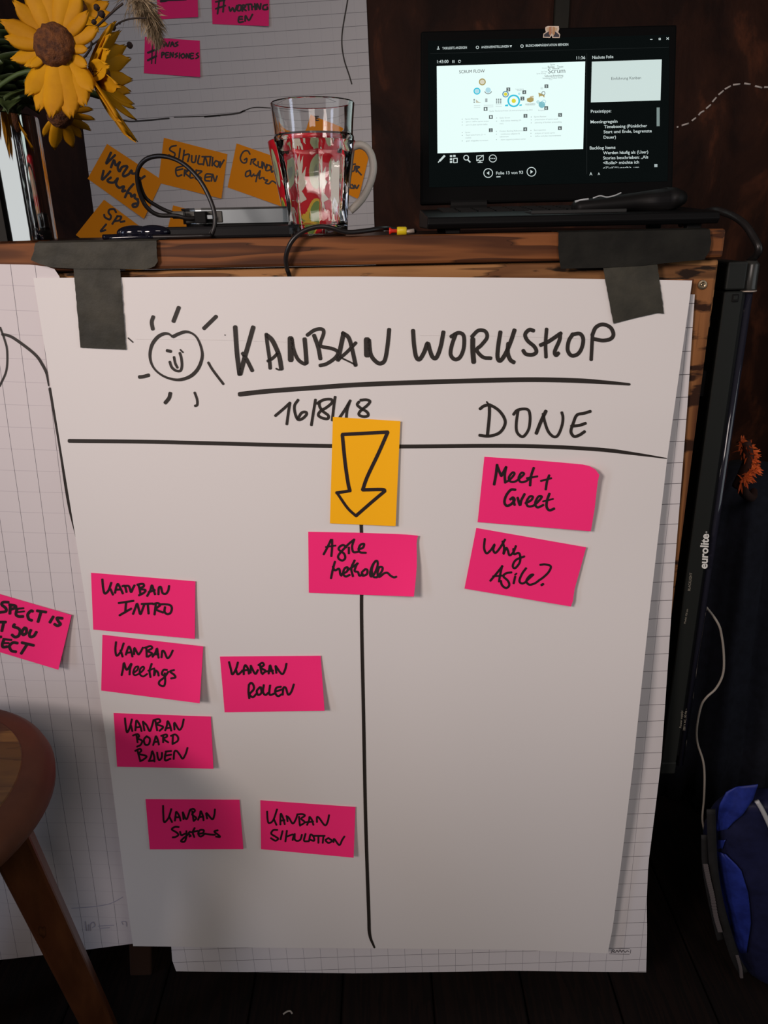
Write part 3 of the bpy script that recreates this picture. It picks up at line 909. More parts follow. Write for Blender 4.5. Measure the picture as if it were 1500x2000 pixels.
# ------------------------------------------------------------------ wall sheet and its notes
DW = WY - .004
WALLP = grid_paper('wall_squared_paper', (0.62, 0.59, 0.59), (0.20, 0.19, 0.20), (0.46, 0.44, 0.46), .8, .35, .0255, .0009, (.004, .006))
wsT = [(128, -60), (713, -60)]
wsB = [(200, 545), (736, 545)]
wsheet = sheet('squared_flipchart_sheet', (wsT, wsB, [(128, -60), (164, 269), (183, 414), (200, 545)], [(713, -60), (724, 200), (731, 440), (736, 545)]), flat(DW), WALLP, None, 10, 10, skew=math.radians(2.2))
tag(wsheet, 'squared flipchart sheet hanging on the back wall behind the glass', 'paper')
for st in ((2.6, [(679, 0), (668, 69), (671, 111), (682, 147), (687, 164)]), (3.2, [(232, 232), (252, 237), (288, 235), (330, 231)]), (1.8, [(340, 229), (400, 227), (430, 226.5)]), (3.4, [(400, 228), (460, 222), (478, 216)]), (2, [(470, 219), (496, 210), (531, 211)])):
    ribbon('marker_line', [st], 3, flat(DW), INK, wsheet)
WC = (270, 0, 5.556)
GW = 'pink sticky notes on the wall sheet'
note('pink sticky note on the wall sheet, left one of two cut by the photo top', [(303, -45), (385, -48), (387, 33), (309, 38)], flat(DW), PINK, (0, 0, .006), [(28, [(245, 12), (290, 8), (330, -2), (420, -5), (520, -10)])], 26, WC, group=GW)
note('pink sticky note on the wall sheet whose second line reads EN', [(412, -34), (526, -28), (525, 51), (415, 47)], flat(DW), PINK, (0, 0, .006), [
    [(880, 0), (860, 150)], [(930, 10), (920, 130)], [(840, 20), (940, 0)], [(840, 95), (945, 60)], [(985, 75), (1000, 120), (1025, 85), (1045, 125), (1070, 60)], [(1085, 60), (1075, 110), (1110, 110), (1115, 60), (1085, 55)], [(1130, 120), (1135, 55), (1165, 70), (1140, 90), (1170, 115)], [(1170, 50), (1220, 45)], [(1195, 50), (1200, 110)],
    [(1230, 45), (1235, 105)], [(1230, 75), (1265, 70)], [(1265, 40), (1270, 105)], [(1285, 100), (1290, 40), (1320, 100), (1330, 40)], [(1400, 50), (1360, 60), (1355, 100), (1400, 100), (1400, 75)], [(1130, 180), (1095, 185), (1090, 240), (1140, 235)], [(1095, 210), (1130, 208)], [(1160, 230), (1165, 170), (1200, 220), (1240, 155)]],
    20, WC, group=GW)
note('pink sticky note with a hash sign on the wall sheet, below the other pink ones', [(283, 72), (390, 79.5), (391, 150.5), (281, 143)], flat(DW), PINK, (0, 0, .006), [
    (24, [(105, 572), (235, 520)]), (24, [(103, 655), (195, 608)]), (14, [(155, 480), (145, 690)]), (14, [(200, 480), (185, 690)]), [(265, 455), (280, 505), (300, 465), (320, 505), (340, 455)], [(350, 505), (370, 455), (390, 505)], [(355, 485), (388, 483)], [(430, 455), (402, 470), (430, 488), (402, 505)],
    [(255, 625), (258, 570), (285, 580), (260, 600)], [(330, 570), (300, 575), (300, 625), (330, 622)], [(300, 598), (325, 596)], [(345, 625), (350, 570), (375, 620), (380, 570)], [(425, 575), (400, 590), (425, 605), (400, 625)], [(450, 575), (445, 630)], [(490, 580), (465, 600), (480, 630), (505, 610), (490, 580)], [(520, 630), (525, 580), (550, 630), (555, 580)], [(600, 580), (570, 582), (570, 635), (600, 632)], [(570, 605), (595, 603)], [(650, 575), (630, 590), (655, 615), (625, 635)]],
    17, WC, group=GW)
GO = 'orange sticky notes on the wall sheet'
O1 = (150, 260, 7.5)
note('orange sticky note tilted steeply on the wall sheet behind the cable loop', [(209, 281), (317, 352), (281, 427.5), (171, 349)], flat(DW), ORANGE, (0, 0, .006), [
    [(500, 285), (430, 440), (480, 400), (560, 322)], [(500, 500), (545, 395), (570, 470), (630, 425)], [(630, 425), (600, 500), (625, 560), (665, 495), (740, 490), (680, 590), (690, 632), (760, 600), (800, 545), (810, 590), (860, 590)], [(925, 680), (995, 630)],
    [(392, 550), (368, 680), (430, 630), (490, 560)], [(500, 650), (450, 690), (480, 720), (545, 720), (600, 660), (575, 740), (620, 800), (690, 780), (665, 850), (712, 842)], [(830, 745), (760, 830), (705, 940)], [(740, 870), (790, 890), (800, 930), (850, 900), (850, 950), (900, 970)], [(885, 975), (900, 1010), (880, 1070), (830, 1080), (820, 1045), (870, 1030)]],
    36, O1, group=GO)
note('orange sticky note lettered SP on the wall sheet, low at its left edge', [(203, 390), (312, 471), (270, 545), (148, 459)], flat(DW), ORANGE, (0, 0, .006), [[(575, 1160), (545, 1115), (480, 1120), (465, 1165), (500, 1215), (480, 1265), (415, 1235), (400, 1195)], [(595, 1215), (520, 1330)], [(590, 1215), (650, 1225), (625, 1275), (560, 1290)], [(640, 1300), (700, 1290)], [(430, 1335), (350, 1430)], [(350, 1440), (420, 1420)]], 30, O1, group=GO)
O2 = (300, 260, 5.769)
note('orange sticky note reading SIMULATION on the wall sheet', [(320, 269), (444, 301), (432.5, 388), (309, 357)], flat(DW), ORANGE, (0, 0, .006), [
    [(255, 140), (200, 152), (182, 190), (240, 230), (220, 273), (172, 245)], [(300, 172), (285, 278)], [(345, 192), (330, 303)], [(340, 250), (400, 240), (385, 320)], [(430, 252), (430, 320), (465, 325), (480, 252)], [(515, 252), (500, 340), (558, 350)], [(560, 358), (580, 272), (610, 368)], [(545, 265), (648, 265)], [(640, 272), (630, 368)], [(665, 272), (660, 368)],
    [(700, 310), (680, 350), (720, 380), (735, 330), (700, 310)], [(750, 322), (750, 383)], [(745, 385), (793, 303)], [(328, 372), (260, 390), (250, 440), (270, 485), (318, 470)], [(258, 420), (328, 402)], [(350, 412), (345, 483)], [(347, 420), (390, 420), (360, 450), (398, 488)], [(420, 422), (410, 500), (448, 500)], [(480, 415), (470, 510)], [(480, 420), (543, 430), (500, 470), (538, 510), (480, 520)],
    [(650, 462), (590, 465), (580, 530), (630, 540)], [(588, 498), (640, 490)], [(650, 540), (665, 462), (690, 545), (715, 482)]],
    19, O2, group=GO)
note('orange sticky note starting GR on the wall sheet, left of the glass', [(462, 280), (583, 322), (566, 409), (444.5, 366)], flat(DW), ORANGE, (0, 0, .006), [
    [(1085, 237), (1060, 200), (1010, 210), (977, 280), (1000, 330), (1042, 330), (1050, 285), (1022, 300)], [(1105, 295), (1092, 352)], [(1100, 298), (1150, 292), (1120, 330), (1160, 368)], [(1178, 322), (1180, 375), (1215, 380), (1222, 322)], [(1225, 400), (1237, 332), (1262, 400), (1275, 350)], [(1280, 365), (1265, 420), (1318, 410), (1310, 365), (1275, 358)], [(1330, 372), (1330, 440), (1360, 420), (1375, 460)],
    [(1085, 418), (1042, 440), (1040, 488), (1085, 470), (1090, 422)], [(1090, 430), (1100, 488), (1130, 460)], [(1200, 422), (1170, 470), (1152, 548)], [(1133, 480), (1198, 470)], [(1200, 430), (1190, 510), (1225, 500)], [(1240, 500), (1250, 525), (1285, 530), (1260, 560), (1300, 570), (1340, 540), (1410, 590)]],
    18, O2, group=GO)
O3 = (500, 150, 5)
note('orange sticky note on the wall sheet seen through the red mug handle', [(606, 243), (722, 299), (700, 389), (583, 335)], flat(DW), ORANGE, (0, 0, .006), {
    0: ([[(632, 492), (585, 492)], [(600, 495), (602, 550), (635, 548)], [(602, 520), (628, 516)]], 16),
    1: ([[(922, 862), (970, 852)], [(920, 880), (935, 920), (958, 915), (965, 875)], [(978, 872), (980, 930)], [(970, 872), (1010, 880), (985, 905), (1028, 958)]], 16),
    2: ([[(925, 1050), (920, 1082), (955, 1085), (940, 1052)], [(957, 1090), (965, 1057), (982, 1090), (1004, 1057)]], 16)}, 16, O3, group=GO)
note('orange sticky note on the wall sheet mostly hidden behind the silver drive', [(338, 401), (455, 432), (437, 522), (318, 490)], flat(DW), ORANGE, (0, 0, .004), None, 3, (0, 0, 1), group=GO)

# ------------------------------------------------------------------ laptop
def plane3(a, b, c):
    n = (b - a).cross(c - a).normalized()
    if n.y > 0:
        n = -n
    return a, n


lap = empty('laptop', (at(1068, 420, .92).x, .92, SH), 'open black laptop showing a presentation, standing on the counter', 'laptop')
YF, YH = .832, .985
bzL, bzR = at(820, 405, YH), at(1318, 390, YH)
xl, xr = bzL.x, bzR.x
zh = (bzL.z + bzR.z) / 2
zf = at(1000, 421, YF).z
bm = bmesh.new()
prof = [(YF + .004, SH + .005), (YF, SH + .010), (YF + .003, zf), (YH + .004, zh - .004), (YH + .012, zh - .010), (YH + .012, SH + .006)]
quad_prism(bm, [Vector((xl, y, z)) for y, z in prof], Vector((min(xr, .3515) - xl, 0, 0)), .0015)
bm_obj('base', bm, BLACKP, lap)
for x in (xl + .02, xr - .035):
    for y in (YF + .012, YH - .02):
        bm = bmesh.new()
        box(bm, (x, y, SH), (x + .015, y + .012, SH + .007), .001, 1)
        bm_obj('rubber_foot', bm, BLACKM, lap)
# keyboard: keys on the deck
bm = bmesh.new()
for r in range(5):
    for k in range(13):
        x = xl + .022 + k * (xr - xl - .044) / 13
        y = YF + .085 + r * .0185
        z = zf + (zh - .004 - zf) * (y - YF) / (YH - YF)
        box(bm, (x, y, z - .002), (x + .0175, y + .0150, z + .0016))
bm_obj('keyboard', bm, BLACKM, lap)
bm = bmesh.new()
y = YF + .03
z = zf + (zh - .004 - zf) * .12
box(bm, (xl + .11, y - .01, z), (xl + .21, y + .035, z + .0035), .0005, 1)
bm_obj('touchpad', bm, mat('touchpad', (.02, .02, .02), .4), lap)
YT = YH + .058
sTL, sTR, sBL, sBR = at(822, 60, YT), at(1323, 47, YT), at(821, 399, YH + .006), at(1315, 386, YH + .006)
so, sn = plane3(sBL, sBR, (sTL + sTR) / 2)


def on_screen(px, py, off=0.0):
    r = ray(px, py)
    t = (so + sn * off - CAM).dot(sn) / r.dot(sn)
    return CAM + r * t


bm = bmesh.new()
lid = [on_screen(822, 60), on_screen(1323, 47), on_screen(1314, 386), on_screen(821, 399)]
quad_prism(bm, lid, -sn * .008, .0025)
bm_obj('lid', bm, mat('lid_black', (.0022, .0022, .0024), .7, spec=.08), lap)
bm = bmesh.new()
tube(bm, [on_screen(880, 402, .0), on_screen(950, 400, .0)], .006, 10, 1)
bm_obj('hinge', bm, BLACKM, lap)
bm = bmesh.new()
tube(bm, [on_screen(1190, 394, .0), on_screen(1260, 392, .0)], .006, 10, 1)
bm_obj('hinge', bm, BLACKM, lap)


def emis(name, c, s=1.0):
    return mat(name, (0, 0, 0), .6, emit=c, estr=s, spec=.0)


WHT = emis('screen_white', (.82, 1.0, .97), 1.0)
GLO = emis('screen_text_white', (.80, .92, .90), .75)
TXT = mat('screen_black_text', (0.01, .01, .01), .4)
GRY = emis('screen_grey_text', (.16, .19, .19), 1)
LGR = emis('screen_light_grey', (.38, .45, .45), 1)
CYA = emis('screen_cyan', (.05, .55, .72), 1)
YEL = emis('screen_yellow', (.75, .68, .05), 1)
OLV = emis('screen_ochre', (.42, .33, .12), 1)
DSP = emis('screen_dark', (.0032, .0046, .0046), 1)


def spoly(name, pts, m, off, parent):
    return raw(name, [on_screen(x, y, off) for x, y in pts], [tuple(range(len(pts)))], m, parent)


disp = spoly('display', [(836, 80), (1308, 68), (1304, 354), (838, 366)], DSP, .0006, lap)


def rect(x0, y0, x1, y1, sl=-.027):
    return [(x0, y0), (x1, y0 + (x1 - x0) * sl), (x1, y1 + (x1 - x0) * sl), (x0, y1)]


spoly('current_slide', [(853, 129), (1143, 120), (1139, 291), (854.5, 299.5)], WHT, .0008, disp)
spoly('next_slide', [(1156, 120.5), (1292.5, 116), (1290, 196), (1154, 200)], emis('screen_next', (.72, .86, .83), .85), .0008, disp)

_tc = {}


def text2d(s, bold=0.0):
    if s not in _tc:
        cu = bpy.data.curves.new('t', 'FONT')
        cu.body = s
        cu.resolution_u = 3
        cu.offset = bold
        ob = bpy.data.objects.new('t', cu)
        COL.objects.link(ob)
        bpy.context.view_layer.update()
        me = bpy.data.meshes.new_from_object(ob)
        vs = [v.co.copy() for v in me.vertices]
        fs = [tuple(p.vertices) for p in me.polygons]
        bpy.data.objects.remove(ob)
        bpy.data.curves.remove(cu)
        bpy.data.meshes.remove(me)
        _tc[s] = (vs, fs)
    return _tc[s]


def stext(name, s, x0, y0, x1, y1, h, m, parent, off=.0011, place=None, bold=0, ymin=None):
    """text between two baseline points; h = capital height in px"""
    vs, fs = text2d(s, bold)
    if not vs:
        return
    a, b = min(v.x for v in vs), max(v.x for v in vs)
    d = Vector((x1 - x0, y1 - y0))
    n = Vector((d.y, -d.x)).normalized()
    out = []
    for v in vs:
        yy = v.y if ymin is None else max(v.y, ymin)
        p = Vector((x0, y0)) + d * ((v.x - a) / (b - a)) + n * (yy / .70 * h)
        out.append(place(p.x, p.y) if place else on_screen(p.x, p.y, off))
    return raw(name, out, fs, m, parent)


for s, x0, y0, x1, y1, h in (("TASKLEISTE ANZEIGEN", 864, 96.5, 912, 95, 4.6), ("ANZEIGEEINSTELLUNGEN", 940, 94.5, 994, 92.6, 4.6), ("BILDSCHIRMPRÄSENTATION BEENDEN", 1027, 91.5, 1110, 89, 4.6), ("1:43:00", 854, 123.5, 876, 122.8, 6), ("11:36", 1126, 116, 1143, 115.4, 6),
                             ("Nächste Folie", 1157, 115, 1198, 113.5, 5.8), ("Praxistipps:", 1154, 220.5, 1194, 219.3, 6), ("Meetingregeln", 1153.5, 241, 1206, 239.5, 6), ("Timeboxing (Pünklicher", 1180, 250.5, 1264, 248.2, 6), ("Start und Ende, begrenzte", 1179, 260.5, 1273, 258.3, 6), ("Dauer)", 1179, 271, 1203, 270.3, 6),
                             ("Backlog Items", 1152, 292, 1202, 290.5, 6), ("Werden häufig als (User)", 1178, 301.5, 1266, 299.4, 6), ("Stories beschrieben: „Als", 1178, 311.5, 1266, 309.3, 6), ("<Rolle> möchte ich", 1178, 321, 1248, 319.3, 6), ("Folie 13 von 93", 969, 341, 1021.5, 339.3, 5.8), ("A", 1151.5, 342.5, 1157, 342.3, 6), ("A", 1167.5, 342, 1172, 341.8, 5)):
    stext('screen_text', s, x0, y0, x1, y1, h, GLO, disp, bold=.008)
stext('screen_text', "<Ziel/Wunsch>, um", 1178, 331.5, 1248, 329.8, 6, GLO, disp, ymin=.28)
stext('slide_text', "SCRUM FLOW", 897, 143.5, 947, 141.5, 6.4, TXT, disp)
stext('slide_text', "Einführung Kanban", 1194, 156, 1252, 154.3, 5.4, emis('screen_mid_grey', (.10, .12, .12), 1), disp)
for s, x0, y0, x1, y1, h, m in (("Scrum", 1070.5, 143.5, 1104, 142.2, 9.5, GRY), ("Backlog", 1070, 132.6, 1083, 132.2, 4, TXT), ("Typen", 1088, 132.3, 1100, 132, 4.4, GRY), ("Sprint", 1075, 127.5, 1084, 127.3, 3, GRY), ("Essential", 1079, 135.5, 1092, 135.2, 3.4, TXT), ("Software-Entwicklung", 1064, 150.3, 1100, 149, 3.8, TXT),
                                ("Interaktives Product Owner", 1060, 154.2, 1099, 153, 3.2, GRY), ("Agile Teams", 1057, 141.2, 1069, 140.8, 2.6, LGR), ("Sprint Planning", 1048, 145, 1066, 144.4, 2.4, LGR), ("Review", 1072, 156.4, 1079, 156.2, 2.2, LGR), ("Retrospektive", 1059, 134.2, 1069, 134, 2.4, LGR)):
    stext('slide_text', s, x0, y0, x1, y1, h, m, disp)
# the diagram of the slide
VX = (850, 140, 5.0)


def vp(x, y):
    return 850 + x / 5.0, 140 + y / 5.0


def sring(name, cx, cy, r0, r1, m, n=28, off=.0010, a0=0, a1=360):
    cx, cy = vp(cx, cy)
    V, fs = [], []
    for k in range(n + 1):
        a = math.radians(a0 + (a1 - a0) * k / n)
        for r in (r0 / 5, r1 / 5):
            V.append(on_screen(cx + r * math.cos(a), cy + r * math.sin(a), off))
    fs = [(2 * k, 2 * k + 1, 2 * k + 3, 2 * k + 2) for k in range(n)]
    return raw(name, V, fs, m, disp)


PAL = emis('screen_pale_cyan', (.45, .72, .80), 1)
sring('slide_icon', 460, 100, 22, 34, OLV)
sring('slide_icon', 460, 100, 0, 20, emis('screen_pale_ochre', (.70, .66, .52), 1))
sring('slide_icon', 408, 190, 22, 34, CYA)
sring('slide_icon', 408, 190, 0, 20, PAL)
sring('slide_icon', 517, 180, 32, 39, GRY, a0=20, a1=160)
sring('slide_icon', 517, 180, 0, 26, PAL)
sring('slide_icon', 687, 220, 22, 32, emis('screen_steel', (.12, .30, .42), 1))
sring('slide_icon', 687, 220, 0, 17, YEL, off=.0011)
sring('slide_icon', 767, 285, 46, 62, CYA)
sring('slide_icon', 767, 285, 0, 21, YEL, off=.0011)
sring('slide_icon', 820, 215, 5, 9, CYA)
sring('slide_icon', 1057, 210, 13, 19, GRY)
sring('slide_icon', 1062, 293, 14, 20, PAL)
sring('slide_icon', 1042, 322, 0, 32, emis('screen_teal', (.22, .52, .58), 1))
sring('slide_icon', 1004, 296, 8, 14, emis('screen_teal', (.22, .52, .58), 1))
spoly('slide_icon', [vp(*q) for q in ((895, 262), (930, 250), (962, 258), (960, 288), (928, 300), (897, 290))], OLV, .0010, disp)
spoly('slide_icon', [vp(*q) for q in ((925, 240), (960, 236), (962, 252), (930, 254))], emis('screen_ochre2', (.55, .48, .30), 1), .0010, disp)
spoly('slide_icon', [vp(*q) for q in ((1006, 205), (1030, 212), (1068, 228), (1066, 255), (1050, 236), (1022, 240), (1014, 255), (1012, 225))], OLV, .0010, disp)
spoly('slide_icon', [vp(*q) for q in ((682, 325), (712, 318), (712, 338), (682, 338))], CYA, .0010, disp)
spoly('slide_icon', [vp(*q) for q in ((822, 322), (846, 318), (846, 332), (822, 334))], CYA, .0010, disp)
for cx, cy, tx in ((714, 173, '3'), (870, 200, '4'), (852, 262, '2'), (1086, 143, '5'), (1084, 355, '6'), (492, 364, '1'), (544, 442, '1'), (881, 432, '3'), (1220, 422, '5'), (543, 571, '2'), (879, 562, '4'), (1218, 551, '6')):
    x, y = vp(cx, cy)
    spoly('slide_number_box', rect(x - 3.7, y - 3.5, x + 3.7, y + 3.7), emis('screen_mid_grey', (.10, .12, .12), 1), .0010, disp)
    stext('slide_text', tx, x - 1.4, y + 2.4, x + 1.4, y + 2.3, 4.6, WHT, disp, off=.0013)
spoly('slide_icon', [vp(*q) for q in ((398, 270), (420, 292), (452, 304), (398, 304))], emis('screen_pale_olive', (.55, .54, .42), 1), .0010, disp)
spoly('slide_icon', [vp(*q) for q in ((488, 262), (510, 261), (510, 296), (488, 297))], LGR, .0010, disp)
for i in range(3):
    for j in range(3):
        x, y = vp(600 + i * 20, 270 + j * 17)
        spoly('slide_icon', rect(x - 1.2, y - 1.2, x + 1.2, y + 1.2), GRY, .0010, disp)
for i in range(3):
    x, y = vp(380, 272 + i * 14)
    spoly('slide_icon', rect(x - 1, y - .9, x + 1.4, y + .9), GRY, .0010, disp)
for x0, x1, y in ((378, 440, 340), (474, 568, 336), (590, 650, 332)):
    a_, b_2 = vp(x0, y - 9), vp(x1, y + 9)
    for q in (rect(a_[0], a_[1], b_2[0], a_[1] + .5), rect(a_[0], b_2[1], b_2[0], b_2[1] + .5)):
        spoly('slide_icon', q, LGR, .0010, disp)
for s, x0, x1, y, m in (("Quelle: The Scrum Primer 2.0, www.scrumprimer.org, 2012", 528, 950, 392, LGR), ("potentiell auslieferbares", 880, 978, 322, GRY), ("Produkt-Inkrement", 884, 974, 332, LGR), ("Product Backlog", 785, 865, 178, LGR), ("Refinement", 800, 848, 188, LGR), ("Sprint", 1030, 1054, 162, LGR), ("Review", 1030, 1054, 173, LGR), ("Retrospektive", 1006, 1070, 384, LGR),
                        ("Sprint Planning", 294, 420, 469, LGR), ("part 1: define sprint scope", 302, 522, 494, LGR), ("part 2: plan sprint tasks", 302, 510, 526, LGR), ("Daily Scrum", 630, 730, 458, LGR), ("daily status meeting (15", 640, 838, 486, LGR), ("min)", 630, 664, 513, LGR), ("Sprint Review", 966, 1084, 447, LGR), ("presentation of sprint result", 974, 1200, 474, LGR), ("planning of further proceeding", 974, 1234, 504, LGR),
                        ("Sprint", 294, 342, 600, LGR), ("fixed time frame (2 - 4", 302, 490, 626, LGR), ("weeks)", 294, 350, 652, LGR), ("goal: shippable increment", 302, 518, 682, LGR), ("Product Backlog Refinement", 630, 862, 588, LGR), ("continuous adaption &", 640, 826, 616, LGR), ("refinement", 630, 718, 642, LGR), ("team supports product owner", 640, 886, 670, LGR), ("Retrospective", 966, 1080, 578, LGR), ("analysis of recent sprint", 974, 1170, 608, LGR), ("define and plan improvements", 974, 1228, 636, LGR)):
    a_, b_2 = vp(x0, y), vp(x1, y - (x1 - x0) * .03)
    stext('slide_text', s, a_[0], a_[1], b_2[0], b_2[1], 2.7, m, disp)
for x, y in ((264, 463), (264, 492), (264, 521), (600, 453), (600, 482), (937, 442), (937, 471), (937, 500), (264, 594), (264, 622), (264, 676), (598, 583), (598, 611), (598, 664), (935, 573), (935, 602), (935, 630)):
    a_ = vp(x, y)
    spoly('slide_bullet', rect(a_[0] - .6, a_[1] - .6, a_[0] + .6, a_[1] + .6), GRY, .0010, disp)


def sline(pts, w, m=GLO):
    V, fs = [], []
    P = [Vector(p) for p in pts]
    for i in range(len(P) - 1):
        d = (P[i + 1] - P[i]).normalized()
        n = Vector((-d.y, d.x)) * w / 2
        b = len(V)
        for q in (P[i] - d * w * .3 + n, P[i] - d * w * .3 - n, P[i + 1] + d * w * .3 - n, P[i + 1] + d * w * .3 + n):
            V.append(on_screen(q.x, q.y, .0011))
        fs.append((b, b + 1, b + 2, b + 3))
    return raw('screen_icon', V, fs, m, disp)


def circ(cx, cy, r, n=24):
    return [(cx + r * math.cos(2 * math.pi * k / n), cy + r * math.sin(2 * math.pi * k / n)) for k in range(n + 1)]


sline([(856, 317), (860, 313)], 2)
sline([(859.5, 313.5), (868, 304.5)], 4)
for x, y in ((881, 305), (887.5, 304.5), (881, 311), (881, 316.5)):
    spoly('screen_icon', rect(x - 2.3, y - 1.9, x + 2.3, y + 1.9), GLO, .0011, disp)
sline([(886, 309.5), (893, 309), (893, 317.5), (886, 318), (886, 309.5)], 1.6)
sline(circ(910.5, 308, 4.6), 1.7)
sline([(913.5, 312), (918, 316.5)], 2.6)
sline([(931, 304.5), (944, 303.5), (944, 313), (931, 314), (931, 304.5)], 1.4)
sline([(944, 303), (931, 314)], 1.4)
sline([(937.5, 314), (937.5, 317)], 2)
sline([(933.5, 317.5), (942, 317)], 1.6)
sline(circ(962.5, 309.5, 7), 1.4)
for x in (959, 962.5, 966):
    spoly('screen_icon', rect(x - 1, 308.6, x + 1, 310.6), GLO, .0011, disp)
for cx, cy, s in ((953.5, 338, -1), (1038, 335.5, 1)):
    sline(circ(cx, cy, 8.6), 1.5)
    spoly('screen_icon', [(cx + 3 * s, cy), (cx - 2 * s, cy - 3.8), (cx - 2 * s, cy + 3.8)], GLO, .0011, disp)
sline([(970, 345.4), (977, 345.1)], 1.8)
sline([(884.3, 118), (884.3, 122.5)], 1.3)
sline([(886.8, 118), (886.8, 122.5)], 1.3)
sline(circ(897.5, 120, 2.3, 14)[2:], 1)
sline([(854, 96), (858, 95.8)], 1.6)
sline([(856, 91), (856, 94)], 1.6)
sline(circ(932.5, 92.5, 2.6, 10), 1.1)
sline(circ(1019.5, 90, 2.6, 10), 1.1)
spoly('screen_icon', [(995.5, 88.6), (1000, 88.4), (997.8, 93)], GLO, .0011, disp)
sline([(1270, 77), (1274, 76.9)], 1.1)
sline([(1287, 74.5), (1290, 74.4), (1290, 77.5), (1287, 77.6), (1287, 74.5)], 1)
sline([(1302, 73.5), (1306, 77)], 1.1)
sline([(1306, 73.4), (1302, 77)], 1.1)
SBAR = emis('screen_scrollbar', (.20, .26, .25), 1)
spoly('scroll_bar', rect(1282.5, 210, 1288.5, 246.5), SBAR, .0010, disp)
spoly('scroll_bar', rect(1278, 320.5, 1284, 326.5), LGR, .0010, disp)
spoly('screen_divider', rect(1145.5, 104, 1146.2, 340), emis('screen_line', (.02, .024, .024), 1), .0010, disp)
spoly('screen_divider', [(840, 104.5), (1306, 92), (1306, 92.5), (840, 105)], emis('screen_line', (.02, .024, .024), 1), .0010, disp)
# webcam sticker
SK = (1030, 30, 15)


def sk(*pts):
    return [(1030 + x / 15, 30 + y / 15) for x, y in pts]


stk = raw('sticker', *(lambda P: ([on_screen(x, y, .0004) for x, y in P] + [on_screen(x, y, .0010) for x, y in P], [tuple(range(len(P), 2 * len(P)))] + [(i, (i + 1) % len(P), len(P) + (i + 1) % len(P), len(P) + i) for i in range(len(P))]))(
    sk((530, 340), (600, 312), (920, 315), (932, 400), (905, 490), (962, 560), (945, 662), (735, 660), (712, 590), (665, 658), (455, 650), (470, 540), (545, 490), (522, 410))), mat('sticker_cream', (.62, .50, .40), .6), lap)
stk['label'] = 'folded-hands sticker over the webcam'
spoly('sticker_cuff', sk((488, 560), (630, 465), (640, 560), (668, 600), (650, 628), (485, 622)), mat('sticker_dark', (.035, .03, .04), .6), .0013, stk)
spoly('sticker_cuff', sk((930, 565), (806, 465), (800, 560), (760, 600), (762, 632), (925, 635)), mat('sticker_dark', (.035, .03, .04), .6), .0013, stk)
spoly('sticker_hand', sk((640, 340), (705, 325), (710, 520), (670, 585), (628, 540)), mat('sticker_skin', (.42, .19, .10), .6), .0014, stk)
spoly('sticker_hand', sk((738, 330), (798, 340), (806, 540), (765, 585), (726, 520)), mat('sticker_skin2', (.46, .25, .12), .6), .0014, stk)
spoly('sticker_hand', sk((640, 350), (565, 380), (585, 450), (628, 455)), mat('sticker_tan', (.55, .38, .22), .6), .0012, stk)
spoly('sticker_hand', sk((802, 350), (880, 380), (850, 450), (810, 455)), mat('sticker_tan', (.55, .38, .22), .6), .0012, stk)

# black handheld device lying on the laptop's right palm rest
zd = zf + .001
dv = empty('handheld_device', (at(1230, 400, .875).x, .875, zd), 'black rounded handheld gadget lying on the right front corner of the laptop', 'gadget')
pA, pB = at(1122, 406, .872), at(1338, 386, .885)
bm = bmesh.new()
dirv = (pB - pA)
L_ = dirv.length
prof = [(0, 0.0), (.0105, .0), (.0125, .004), (.0130, .03), (.0150, .06), (.0185, .10), (.0200, L_ - .025), (.0180, L_ - .012), (.0115, L_ - .003), (0, L_)]
lathe(bm, prof, n=24)
bm.transform(Matrix.Translation(pA) @ dirv.to_track_quat('Z', 'Y').to_matrix().to_4x4() @ Matrix.Diagonal((1, .62, 1, 1)))
bm_obj('body', bm, mat('device_black', (.006, .0055, .0055), .55, spec=.2), dv, True)
bm = bmesh.new()
tube(bm, [at(1123, 393.8, .867), at(1138, 390.5, .867), at(1149, 389, .868)], .0012, 6, 3)
bm_obj('pale_edge', bm, mat('pale_plastic', (.42, .44, .45), .3), dv)
bm = bmesh.new()
tube(bm, [at(1145, 420.5, .8605), at(1165, 418, .8605), at(1184, 415, .8605)], .0013, 6, 3)
bm_obj('olive_strip', bm, mat('olive_plastic', (.11, .10, .04), .4), dv)
bm = bmesh.new()
tube(bm, [at(1158, 387, .866), at(1172, 382.5, .866), at(1185, 385, .866), at(1200, 382, .866), at(1213, 376.5, .868)], .0007, 6, 4)
bm_obj('pale_edge', bm, mat('pale_plastic', (.42, .44, .45), .3), dv)

# ------------------------------------------------------------------ glass of water and mug
GX, GY = at(622, 455, .868).x, .868
glassm = mat('clear_glass', (1, 1, 1), 0.0, trans=1.0, ior=1.47)
waterm = mat('water', (1, 1, 1), 0.0, trans=1.0, ior=1.333)
g = empty('water_glass', (GX, GY, SH), 'tall clear faceted drinking glass half full of water, in front of the red mug', 'glass')


def facet(u, z):
    h = z
    if h < .012 or h > .0905:
        return 1.0
    k = min(1, (h - .012) / .008, (.0905 - h) / .010)
    a = (u * 9) % 1.0
    return 1 - k * (.055 * math.sin(math.pi * a) ** .8)


